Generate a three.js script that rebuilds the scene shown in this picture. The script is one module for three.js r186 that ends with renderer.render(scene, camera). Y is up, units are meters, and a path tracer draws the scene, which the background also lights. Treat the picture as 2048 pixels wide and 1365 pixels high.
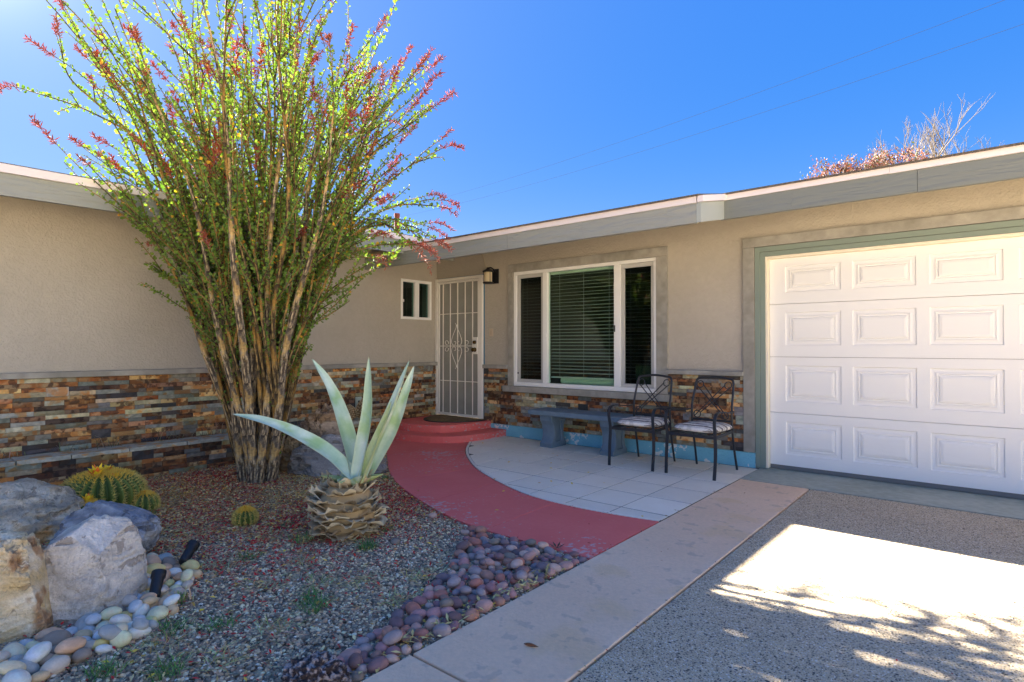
import * as THREE from 'three';
import { mergeGeometries, mergeVertices, toCreasedNormals } from 'three/addons/utils/BufferGeometryUtils.js';
import { RoundedBoxGeometry } from 'three/addons/geometries/RoundedBoxGeometry.js';

// ---------------------------------------------------------------- camera, sky, sun, exposure
const scene = new THREE.Scene();
const camera = new THREE.PerspectiveCamera(61.57, 1024 / 682, 0.05, 2000);
const CAM = new THREE.Vector3(6.711, 1.25, 6.216);
camera.position.copy(CAM);
camera.lookAt(CAM.x - 0.6389, CAM.y + 0.01105, CAM.z - 0.7693);
const renderer = new THREE.WebGLRenderer({ antialias: true });
renderer.setSize(1024, 682);
renderer.toneMapping = THREE.LinearToneMapping;
renderer.toneMappingExposure = 14.5;
renderer.shadowMap.enabled = true;
const EXPO = 14.5;
const SUN = new THREE.Vector3(-4.76, 2.70, -0.43).normalize();
const sun = new THREE.DirectionalLight(new THREE.Color(1, 0.93, 0.8), 5);
sun.position.copy(SUN).multiplyScalar(60);
sun.castShadow = true;
Object.assign(sun.shadow.camera, { left: -18, right: 18, top: 18, bottom: -18, near: 1, far: 120 });
sun.shadow.mapSize.set(4096, 4096);
scene.add(sun, sun.target);
{ // clear desert sky: deep blue overhead, paler towards the horizon and round the sun
  const W = 1024, H = 512, d = new Float32Array(W * H * 4), v = new THREE.Vector3();
  for (let j = 0; j < H; j++) for (let i = 0; i < W; i++) {
    const el = ((j + 0.5) / H - 0.5) * Math.PI, az = ((i + 0.5) / W - 0.5) * 2 * Math.PI;
    v.set(Math.cos(el) * Math.cos(az), Math.sin(el), Math.cos(el) * Math.sin(az));
    const g = Math.acos(Math.min(1, Math.max(-1, v.dot(SUN)))), e = Math.max(0, v.y);
    const h = Math.exp(-e / 0.17);                       // horizon paling
    const hh = Math.exp(-e / 0.07);
    let r = 0.045 + 0.34 * h * h + 0.10 * h + 1.6 * hh, gr = 0.255 + 0.50 * h + 1.1 * hh, b = 0.93 + 0.4 * h + 0.5 * hh;
    const c2 = Math.cos(g) * Math.cos(g); const bk = Math.cos(g) < 0 ? c2 : 0; r += 0.10 * c2 * c2 + 2.2 * bk; gr += 0.10 * c2 * c2 + 2.05 * bk; b += 0.05 * c2 + 1.5 * bk; // added whitish glow in the unseen half opposite the sun, lifts the shade
    const a1 = Math.exp(-g / 0.26), a2 = Math.exp(-g / 0.03);
    r += 0.42 * a1 + 6 * a2; gr += 0.42 * a1 + 5.6 * a2; b += 0.2 * a1 + 5 * a2;
    const k = 1 / EXPO, o = (j * W + i) * 4;
    d[o] = r * k; d[o + 1] = gr * k; d[o + 2] = b * k; d[o + 3] = 1;
  }
  const sky = new THREE.DataTexture(d, W, H, THREE.RGBAFormat, THREE.FloatType);
  sky.mapping = THREE.EquirectangularReflectionMapping;
  sky.magFilter = sky.minFilter = THREE.LinearFilter;
  sky.wrapS = THREE.RepeatWrapping; sky.needsUpdate = true;
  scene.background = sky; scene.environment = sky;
}

// ---------------------------------------------------------------- helpers
function RNG(s) { return () => { s = (s + 0x6d2b79f5) | 0; let t = Math.imul(s ^ (s >>> 15), 1 | s); t = (t + Math.imul(t ^ (t >>> 7), 61 | t)) ^ t; return ((t ^ (t >>> 14)) >>> 0) / 4294967296; }; }
let rnd = RNG(7);
const U = (a, b) => a + (b - a) * rnd();
const pick = (a) => a[Math.floor(rnd() * a.length)];
const clamp = (x, a = 0, b = 1) => Math.min(b, Math.max(a, x));
const sm = (a, b, x) => { const t = clamp((x - a) / (b - a)); return t * t * (3 - 2 * t); };
const V = (x, y, z) => new THREE.Vector3(x, y, z);
function hash2(x, y, s) { let h = Math.imul(x, 374761393) ^ Math.imul(y, 668265263) ^ Math.imul(s, 2147483647 ^ 0x5bd1e995); h = Math.imul(h ^ (h >>> 13), 1274126177); h ^= h >>> 16; return (h >>> 0) / 4294967296; }
function pn(x, y, per, s) { // periodic value noise
  const xi = Math.floor(x), yi = Math.floor(y), fx = x - xi, fy = y - yi, ux = fx * fx * (3 - 2 * fx), uy = fy * fy * (3 - 2 * fy);
  const w = (a) => ((a % per) + per) % per, x0 = w(xi), x1 = w(xi + 1), y0 = w(yi), y1 = w(yi + 1);
  return (hash2(x0, y0, s) * (1 - ux) + hash2(x1, y0, s) * ux) * (1 - uy) + (hash2(x0, y1, s) * (1 - ux) + hash2(x1, y1, s) * ux) * uy;
}
function fbm(u, v, per, oct, s, gain = 0.5) { let a = 1, t = 0, n = 0; for (let i = 0; i < oct; i++) { t += a * pn(u * per, v * per, per, s + i); n += a; a *= gain; per *= 2; } return t / n; }
function hash3(x, y, z) { let h = Math.imul(x, 374761393) ^ Math.imul(y, 668265263) ^ Math.imul(z, 1440662683); h = Math.imul(h ^ (h >>> 13), 1274126177); h ^= h >>> 16; return (h >>> 0) / 4294967296; }
function n3(x, y, z) {
  const xi = Math.floor(x), yi = Math.floor(y), zi = Math.floor(z), f = (t) => t * t * (3 - 2 * t), ux = f(x - xi), uy = f(y - yi), uz = f(z - zi);
  const l = (a, b, t) => a + (b - a) * t, q = (k) => l(l(hash3(xi, yi, zi + k), hash3(xi + 1, yi, zi + k), ux), l(hash3(xi, yi + 1, zi + k), hash3(xi + 1, yi + 1, zi + k), ux), uy);
  return l(q(0), q(1), uz) * 2 - 1;
}
function f3(x, y, z, o = 4) { let a = 1, t = 0, n = 0; for (let i = 0; i < o; i++) { t += a * n3(x, y, z); n += a; a *= 0.5; x = x * 2.03 + 7; y = y * 2.03 + 3; z = z * 2.03 + 5; } return t / n; }
function tex(N, metres, fn, srgb = true) {
  const d = new Uint8Array(N * N * 4);
  for (let j = 0; j < N; j++) for (let i = 0; i < N; i++) {
    const c = fn((i + 0.5) / N, (j + 0.5) / N), o = (j * N + i) * 4;
    if (typeof c === 'number') d[o] = d[o + 1] = d[o + 2] = clamp(c) * 255; else { d[o] = clamp(c[0]) * 255; d[o + 1] = clamp(c[1]) * 255; d[o + 2] = clamp(c[2]) * 255; }
    d[o + 3] = 255;
  }
  const t = new THREE.DataTexture(d, N, N, THREE.RGBAFormat);
  t.wrapS = t.wrapT = THREE.RepeatWrapping; t.magFilter = THREE.LinearFilter; t.minFilter = THREE.LinearMipmapLinearFilter;
  t.repeat.set(1 / metres, 1 / metres);
  if (srgb) t.colorSpace = THREE.SRGBColorSpace;
  t.needsUpdate = true;
  return t;
}
const mix3 = (a, b, t) => [a[0] + (b[0] - a[0]) * t, a[1] + (b[1] - a[1]) * t, a[2] + (b[2] - a[2]) * t];
const S = (r, g, b) => [r / 255, g / 255, b / 255];
const C = (r, g, b) => new THREE.Color().setRGB(r / 255, g / 255, b / 255, THREE.SRGBColorSpace);
const std = (o) => new THREE.MeshStandardMaterial({ roughness: 0.85, ...o });
function boxUV(g, ou = 0, ov = 0) { // metres, projected along each face's main axis of its own object
  if (g.index) g = g.toNonIndexed();
  const p = g.attributes.position, uv = new Float32Array(p.count * 2), a = V(), b = V(), c = V();
  for (let i = 0; i < p.count; i += 3) {
    a.fromBufferAttribute(p, i); b.fromBufferAttribute(p, i + 1).sub(a); c.fromBufferAttribute(p, i + 2).sub(a); b.cross(c);
    const x = Math.abs(b.x), y = Math.abs(b.y), z = Math.abs(b.z);
    for (let k = 0; k < 3; k++) {
      const X = p.getX(i + k), Y = p.getY(i + k), Z = p.getZ(i + k);
      const [s, t] = x > y && x > z ? [Z, Y] : y > z ? [X, Z] : [X, Y];
      uv[(i + k) * 2] = s + ou; uv[(i + k) * 2 + 1] = t + ov;
    }
  }
  g.setAttribute('uv', new THREE.BufferAttribute(uv, 2));
  return g;
}
const used = {};
function numbered(n) { const k = (used[n] = (used[n] ?? -1) + 1); return k ? `${n}_${String(k).padStart(3, '0')}` : n; }
function mesh(name, g, m, parent) { const o = new THREE.Mesh(g, m); o.name = parent ? name : numbered(name); o.castShadow = o.receiveShadow = true; (parent || scene).add(o); return o; }
function tag(o, label, category, group) { o.userData.label = label; o.userData.category = category; if (group) o.userData.group = group; return o; }
function thing(name, label, category, pos = [0, 0, 0], group) { const o = new THREE.Group(); o.name = numbered(name); o.position.set(...pos); scene.add(o); return tag(o, label, category, group); }
function part(name, parent) { const o = new THREE.Group(); o.name = name; parent.add(o); return o; }
function struct(o) { o.userData.kind = 'structure'; return o; }
function stuff(o) { o.userData.kind = 'stuff'; return o; }
function box(x0, x1, y0, y1, z0, z1, r = 0) {
  const w = x1 - x0, h = y1 - y0, d = z1 - z0;
  let g = r ? new RoundedBoxGeometry(w, h, d, 1, Math.min(r, w / 2.1, h / 2.1, d / 2.1)) : new THREE.BoxGeometry(w, h, d);
  g = g.index ? g.toNonIndexed() : g;
  g.translate((x0 + x1) / 2, (y0 + y1) / 2, (z0 + z1) / 2);
  return boxUV(g);
}
const merge = (a) => mergeGeometries(a.map((g) => { g = g.index ? g.toNonIndexed() : g; for (const k of Object.keys(g.attributes)) if (!['position', 'normal', 'uv', 'color'].includes(k)) g.deleteAttribute(k); return g; }));
function prism(pts, y0, y1, bev = 0) { // outline in x, z
  const s = new THREE.Shape(pts.map(([x, z]) => new THREE.Vector2(x, -z)));
  const g = new THREE.ExtrudeGeometry(s, { depth: y1 - y0 - bev, bevelEnabled: bev > 0, bevelThickness: bev, bevelSize: bev, bevelOffset: -bev, bevelSegments: 2, curveSegments: 8 });
  g.rotateX(-Math.PI / 2); g.translate(0, y0, 0);
  return boxUV(g);
}
function tube(pts, rad, sides = 6, caps = true) {
  const n = pts.length, pos = [], nor = [], uv = [], idx = [], T = V(), N = V(), B = V(), q = V();
  let len = 0; N.set(0.3, 0.1, 1);
  for (let i = 0; i < n; i++) {
    T.copy(pts[Math.min(n - 1, i + 1)]).sub(pts[Math.max(0, i - 1)]).normalize();
    if (Math.abs(T.dot(N)) > 0.98) N.set(T.y, T.z, T.x);
    N.addScaledVector(T, -T.dot(N)).normalize(); B.crossVectors(T, N);
    if (i) len += pts[i].distanceTo(pts[i - 1]);
    const r = typeof rad === 'number' ? rad : rad[i];
    for (let k = 0; k <= sides; k++) {
      const a = (k / sides) * Math.PI * 2;
      q.copy(N).multiplyScalar(Math.cos(a)).addScaledVector(B, Math.sin(a));
      nor.push(q.x, q.y, q.z); pos.push(pts[i].x + q.x * r, pts[i].y + q.y * r, pts[i].z + q.z * r); uv.push((k / sides) * 6.283 * Math.max(r, 0.004), len);
    }
  }
  for (let i = 0; i < n - 1; i++) for (let k = 0; k < sides; k++) { const a = i * (sides + 1) + k, b = a + sides + 1; idx.push(a, a + 1, b, b, a + 1, b + 1); }
  if (caps) for (const e of [0, n - 1]) {
    const c = pos.length / 3; pos.push(pts[e].x, pts[e].y, pts[e].z); T.copy(pts[Math.min(n - 1, e + 1)]).sub(pts[Math.max(0, e - 1)]).normalize().multiplyScalar(e ? 1 : -1); nor.push(T.x, T.y, T.z); uv.push(0, len);
    for (let k = 0; k < sides; k++) { const a = e * (sides + 1) + k; e ? idx.push(c, a, a + 1) : idx.push(c, a + 1, a); }
  }
  const g = new THREE.BufferGeometry();
  g.setAttribute('position', new THREE.Float32BufferAttribute(pos, 3)); g.setAttribute('normal', new THREE.Float32BufferAttribute(nor, 3)); g.setAttribute('uv', new THREE.Float32BufferAttribute(uv, 2)); g.setIndex(idx);
  return g;
}
const smooth = (pts, n = 20) => new THREE.CatmullRomCurve3(pts, false, 'centripetal').getPoints(n);
function bar(pts, w, t, up = V(0, 1, 0)) { // flat bar: w across, t thick, swept along pts; "up" is roughly the bar's thin direction's normal plane
  const n = pts.length, rings = [], T = V(), A = V(), B = V();
  for (let i = 0; i < n; i++) {
    T.copy(pts[Math.min(n - 1, i + 1)]).sub(pts[Math.max(0, i - 1)]).normalize();
    A.copy(up).addScaledVector(T, -T.dot(up)).normalize(); B.crossVectors(T, A);
    rings.push([[1, 1], [-1, 1], [-1, -1], [1, -1]].map(([a, b]) => pts[i].clone().addScaledVector(A, a * w / 2).addScaledVector(B, b * t / 2)));
  }
  const pos = [], quad = (a, b, c, d) => { for (const v of [a, b, c, a, c, d]) pos.push(v.x, v.y, v.z); };
  for (let i = 0; i < n - 1; i++) for (let k = 0; k < 4; k++) { const l = (k + 1) % 4; quad(rings[i][k], rings[i][l], rings[i + 1][l], rings[i + 1][k]); }
  quad(rings[0][3], rings[0][2], rings[0][1], rings[0][0]); quad(rings[n - 1][0], rings[n - 1][1], rings[n - 1][2], rings[n - 1][3]);
  const g = new THREE.BufferGeometry(); g.setAttribute('position', new THREE.Float32BufferAttribute(pos, 3)); g.computeVertexNormals();
  return boxUV(g);
}
function vcol(g, fn) { const p = g.attributes.position, n = g.attributes.normal, c = new Float32Array(p.count * 3); for (let i = 0; i < p.count; i++) { const r = fn(p.getX(i), p.getY(i), p.getZ(i), n ? n.getY(i) : 0); c[i * 3] = r[0]; c[i * 3 + 1] = r[1]; c[i * 3 + 2] = r[2]; } g.setAttribute('color', new THREE.BufferAttribute(c, 3)); return g; }
const lin = (s) => s.map((x) => Math.pow(x, 2.2));
function clipHalf(poly, nx, nz, d) { // keep nx*x + nz*z <= d
  const out = [];
  for (let i = 0; i < poly.length; i++) {
    const a = poly[i], b = poly[(i + 1) % poly.length], da = nx * a[0] + nz * a[1] - d, db = nx * b[0] + nz * b[1] - d;
    if (da <= 0) out.push(a);
    if ((da < 0 && db > 0) || (da > 0 && db < 0)) { const t = da / (da - db); out.push([a[0] + (b[0] - a[0]) * t, a[1] + (b[1] - a[1]) * t]); }
  }
  return out;
}
function inPoly(x, z, P) { let c = false; for (let i = 0, j = P.length - 1; i < P.length; j = i++) if ((P[i][1] > z) !== (P[j][1] > z) && x < (P[j][0] - P[i][0]) * (z - P[i][1]) / (P[j][1] - P[i][1]) + P[i][0]) c = !c; return c; }
const spline2 = (pts, n) => new THREE.CatmullRomCurve3(pts.map(([x, z]) => V(x, 0, z)), false, 'centripetal').getPoints(n).map((p) => [p.x, p.z]);

// ---------------------------------------------------------------- materials
const T = {};
T.stuccoBump = tex(1024, 0.8, (u, v) => { const a = fbm(u, v, 48, 3, 11), b = fbm(u, v, 110, 2, 17); return 0.55 * sm(0.38, 0.62, a) + 0.45 * b; }, false);
T.stucco = tex(512, 2.3, (u, v) => { const a = fbm(u, v, 4, 6, 3), b = fbm(u, v, 60, 2, 9); return mix3(S(170, 163, 149), S(190, 183, 169), clamp(0.7 * a + 0.3 * b)); });
T.concrete = tex(1024, 1.9, (u, v) => { const a = fbm(u, v, 4, 7, 21), b = fbm(u, v, 130, 2, 25), c = fbm(u, v, 9, 4, 29), d = sm(0.66, 0.74, fbm(u, v, 30, 4, 27)); return mix3(mix3(mix3(S(232, 192, 154), S(244, 210, 174), a), S(230, 190, 142), 0.6 * sm(0.55, 0.8, c)), S(120, 105, 105), 0.12 * b + 0.16 * d); });
T.fine = tex(512, 0.35, (u, v) => fbm(u, v, 40, 4, 33), false);
T.trowel = tex(512, 1.4, (u, v) => { const a = fbm(u, v, 5, 6, 41), b = fbm(u, v, 24, 4, 43); return mix3(S(126, 124, 114), S(176, 172, 162), clamp(1.5 * (0.6 * a + 0.4 * b) - 0.28)); });
T.apron = tex(512, 1.7, (u, v) => { const a = fbm(u, v, 4, 6, 51), b = fbm(u, v, 40, 3, 53); return mix3(S(138, 144, 130), S(184, 186, 170), clamp(1.4 * (0.6 * a + 0.4 * b) - 0.2)); });
T.tile = tex(512, 0.9, (u, v) => { const a = fbm(u, v, 5, 6, 61), b = fbm(u, v, 60, 2, 63); return mix3(S(234, 222, 200), S(248, 240, 222), clamp(0.8 * a + 0.2 * b)); });
T.red = tex(1024, 1.6, (u, v) => { // worn red paint on concrete
  const a = fbm(u, v, 5, 6, 71), b = fbm(u, v, 70, 3, 73), c = fbm(u, v, 3, 3, 75), w = sm(0.64, 0.70, 0.55 * b + 0.45 * c + 0.12 * (a - 0.5));
  return mix3(mix3(S(222, 98, 90), S(234, 120, 110), clamp(0.7 * a + 0.3 * b)), S(196, 178, 176), 0.75 * w);
});
{ // exposed aggregate: small stones set in grey binder
  const N = 1024, G = 140, cells = [];
  const r = RNG(99);
  const pal = [S(220, 210, 194), S(170, 163, 154), S(70, 68, 66), S(198, 176, 150), S(42, 42, 44), S(232, 226, 214), S(52, 50, 50), S(130, 120, 112)];
  for (let i = 0; i < G * G; i++) cells.push([r(), r(), 0.24 + 0.42 * r() * r(), pal[Math.floor(Math.pow(r(), 1.25) * 8)], r()]);
  const f = (u, v) => {
    const x = u * G, y = v * G, xi = Math.floor(x), yi = Math.floor(y); let best = 9, c = null;
    for (let j = -1; j < 2; j++) for (let i = -1; i < 2; i++) { const k = (((yi + j + G) % G) * G + ((xi + i + G) % G)), q = cells[k], dx = xi + i + q[0] - x, dy = yi + j + q[1] - y, d = Math.hypot(dx, dy * (0.8 + 0.5 * q[4])) / q[2]; if (d < best) { best = d; c = q; } }
    return [best, c];
  };
  const G2 = 44, c3 = []; for (let i = 0; i < G2 * G2; i++) c3.push([0.25 + 0.5 * r(), 0.25 + 0.5 * r(), r() < 0.3 ? 0.09 + 0.17 * r() * r() : 0.01, 0.6 + 0.8 * r()]);
  const speck = (u, v) => { const x = u * G2, y = v * G2, q = c3[Math.floor(y) % G2 * G2 + Math.floor(x) % G2]; return sm(1.05, 0.85, Math.hypot((x % 1 - q[0]) * q[3], (y % 1 - q[1])) / q[2]); };
  T.agg = tex(N, 1.25, (u, v) => { const [d, c] = f(u, v), m = fbm(u, v, 90, 3, 81), lo = fbm(u, v, 4, 4, 83); const bind = mix3(S(172, 152, 122), S(212, 190, 156), clamp(0.6 * m + 0.5 * lo)); return mix3(mix3(mix3(c[3], bind, 0.18), bind, sm(0.75, 1.0, d)), S(44, 42, 42), 0.85 * speck(u, v)); });
  T.aggB = tex(N, 1.25, (u, v) => { const [d, c] = f(u, v); return clamp(0.35 + 0.55 * (1 - sm(0.3, 1.05, d)) * (0.5 + 0.5 * c[4]) + 0.2 * (fbm(u, v, 128, 2, 85) - 0.5)); }, false);
}
T.wood = tex(512, 0.9, (u, v) => { const w = fbm(u, v, 3, 3, 91), l = pn(u * 3 + 0.0, v * 46 + 3 * w, 46, 93), q = pn(u * 7, v * 90 + 4 * w, 90, 95); return clamp(0.5 * l + 0.5 * q); }, false);
T.rustStone = tex(512, 0.55, (u, v) => { const a = fbm(u, v, 7, 5, 101), b = fbm(u, v, 14, 4, 103), c = fbm(u, v, 40, 3, 105); return mix3(mix3(S(255, 240, 216), S(232, 174, 118), sm(0.44, 0.68, a)), S(122, 100, 88), 0.75 * sm(0.5, 0.68, b) + 0.25 * (c - 0.4)); });
T.slate = tex(512, 0.6, (u, v) => { const a = fbm(u, v * 1, 6, 5, 111), b = fbm(u, v, 18, 4, 113), c = fbm(u, v, 60, 2, 115); return mix3(mix3(S(250, 250, 248), S(185, 190, 186), clamp(1.6 * b - 0.3)), S(235, 175, 115), 0.8 * sm(0.56, 0.7, a) + 0.15 * (c - 0.5)); });
T.stoneB = tex(512, 0.3, (u, v) => 0.65 * fbm(u, v, 10, 5, 121) + 0.35 * sm(0.4, 0.6, fbm(u, v, 7, 4, 123)), false);
T.grain = tex(512, 0.22, (u, v) => fbm(u, v, 36, 4, 131, 0.7), false);
T.granite = tex(512, 0.3, (u, v) => { const a = fbm(u, v, 90, 2, 141), b = fbm(u, v, 50, 3, 143); return mix3(mix3(S(255, 252, 246), S(150, 146, 142), sm(0.52, 0.68, a)), S(214, 204, 192), clamp(b)); });
const barkF = (u, v) => { const w = fbm(u, v, 5, 4, 151), r = pn(u * 30 + 2.2 * w, v * 5, 210, 153), r2 = pn(u * 64 + 3 * w, v * 16, 576, 154), q = fbm(u, v, 40, 3, 155); return clamp(0.55 * r + 0.3 * r2 + 0.3 * q - 0.08); };
T.rockMap = tex(1024, 0.6, (u, v) => { const w = fbm(u, v, 4, 5, 145), a = pn(u * 6 + 1.6 * w, v * 46 + 7 * w, 276, 146), b = fbm(u, v, 90, 3, 147, 0.7), c = fbm(u, v, 12, 5, 148), k = sm(0.62, 0.72, pn(u * 5 + 3 * w, v * 18 + 6 * w, 90, 149)); return mix3(mix3(S(186, 180, 173), S(255, 253, 250), clamp(0.30 * a + 0.55 * b + 0.55 * c - 0.12)), S(120, 110, 102), 0.5 * k * sm(0.45, 0.6, c)); });
T.rockB = tex(1024, 0.6, (u, v) => { const w = fbm(u, v, 4, 5, 145), a = pn(u * 6 + 1.6 * w, v * 46 + 7 * w, 276, 146), b = fbm(u, v, 60, 4, 147, 0.7), k = sm(0.62, 0.72, pn(u * 5 + 3 * w, v * 18 + 6 * w, 90, 149)); return clamp(0.4 * a + 0.6 * b - 0.3 * k + 0.1); }, false);
T.bark = tex(512, 0.5, (u, v) => { const k = barkF(u, v), o = sm(0.54, 0.68, fbm(u, v, 6, 4, 157)), d = sm(0.55, 0.72, fbm(u, v, 9, 3, 158)); return mix3(mix3(mix3(S(62, 53, 42), S(184, 164, 128), sm(0.28, 0.76, k)), S(200, 156, 76), 0.5 * o), S(96, 92, 88), 0.45 * d); });
T.barkB = tex(512, 0.5, (u, v) => barkF(u, v), false);
T.paint = tex(512, 1.3, (u, v) => { const a = fbm(u, v, 6, 5, 161), b = fbm(u, v, 50, 3, 163), w = sm(0.625, 0.645, 0.7 * a + 0.3 * b); return mix3(mix3(S(116, 184, 204), S(138, 204, 220), a), S(232, 232, 226), w); });
T.metalMark = tex(512, 0.8, (u, v) => 0.6 * fbm(u, v, 8, 5, 171) + 0.4 * fbm(u, v, 60, 2, 173), false);
T.stripe = tex(256, 0.30, (u, v) => { const n = 0.04 * (fbm(u, v, 30, 3, 181) - 0.5), p = ((u * 3) % 1 + 1) % 1; let c = S(232, 226, 214); if (p > 0.5 && p < 0.74) c = S(122, 108, 108); else if (p > 0.82 && p < 0.88) c = S(128, 104, 98); else if (p > 0.14 && p < 0.19) c = S(150, 138, 134); return c.map((x) => x + n - 0.1 * sm(0.55, 0.7, fbm(u, v, 8, 4, 183))); });
T.coir = tex(256, 0.3, (u, v) => { const a = fbm(u, v, 60, 2, 191), b = fbm(u, v, 8, 4, 193); return mix3(S(80, 66, 44), S(160, 132, 88), clamp(0.6 * a + 0.5 * b)); });
T.soil = tex(512, 0.8, (u, v) => { const a = fbm(u, v, 30, 4, 201), b = fbm(u, v, 5, 4, 203); return mix3(S(92, 82, 70), S(158, 142, 122), clamp(0.7 * a + 0.4 * b)); });
T.sand = tex(512, 3.1, (u, v) => mix3(S(176, 160, 138), S(204, 190, 168), fbm(u, v, 8, 6, 211)));
T.shingle = tex(512, 1.0, (u, v) => mix3(S(70, 62, 54), S(120, 108, 92), fbm(u, v, 90, 3, 221)));
T.skin = tex(512, 0.5, (u, v) => { const a = fbm(u, v, 5, 5, 231), b = fbm(u, v, 40, 3, 233); return mix3(S(206, 226, 214), S(255, 255, 255), clamp(0.75 * a + 0.35 * b)); });
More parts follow.
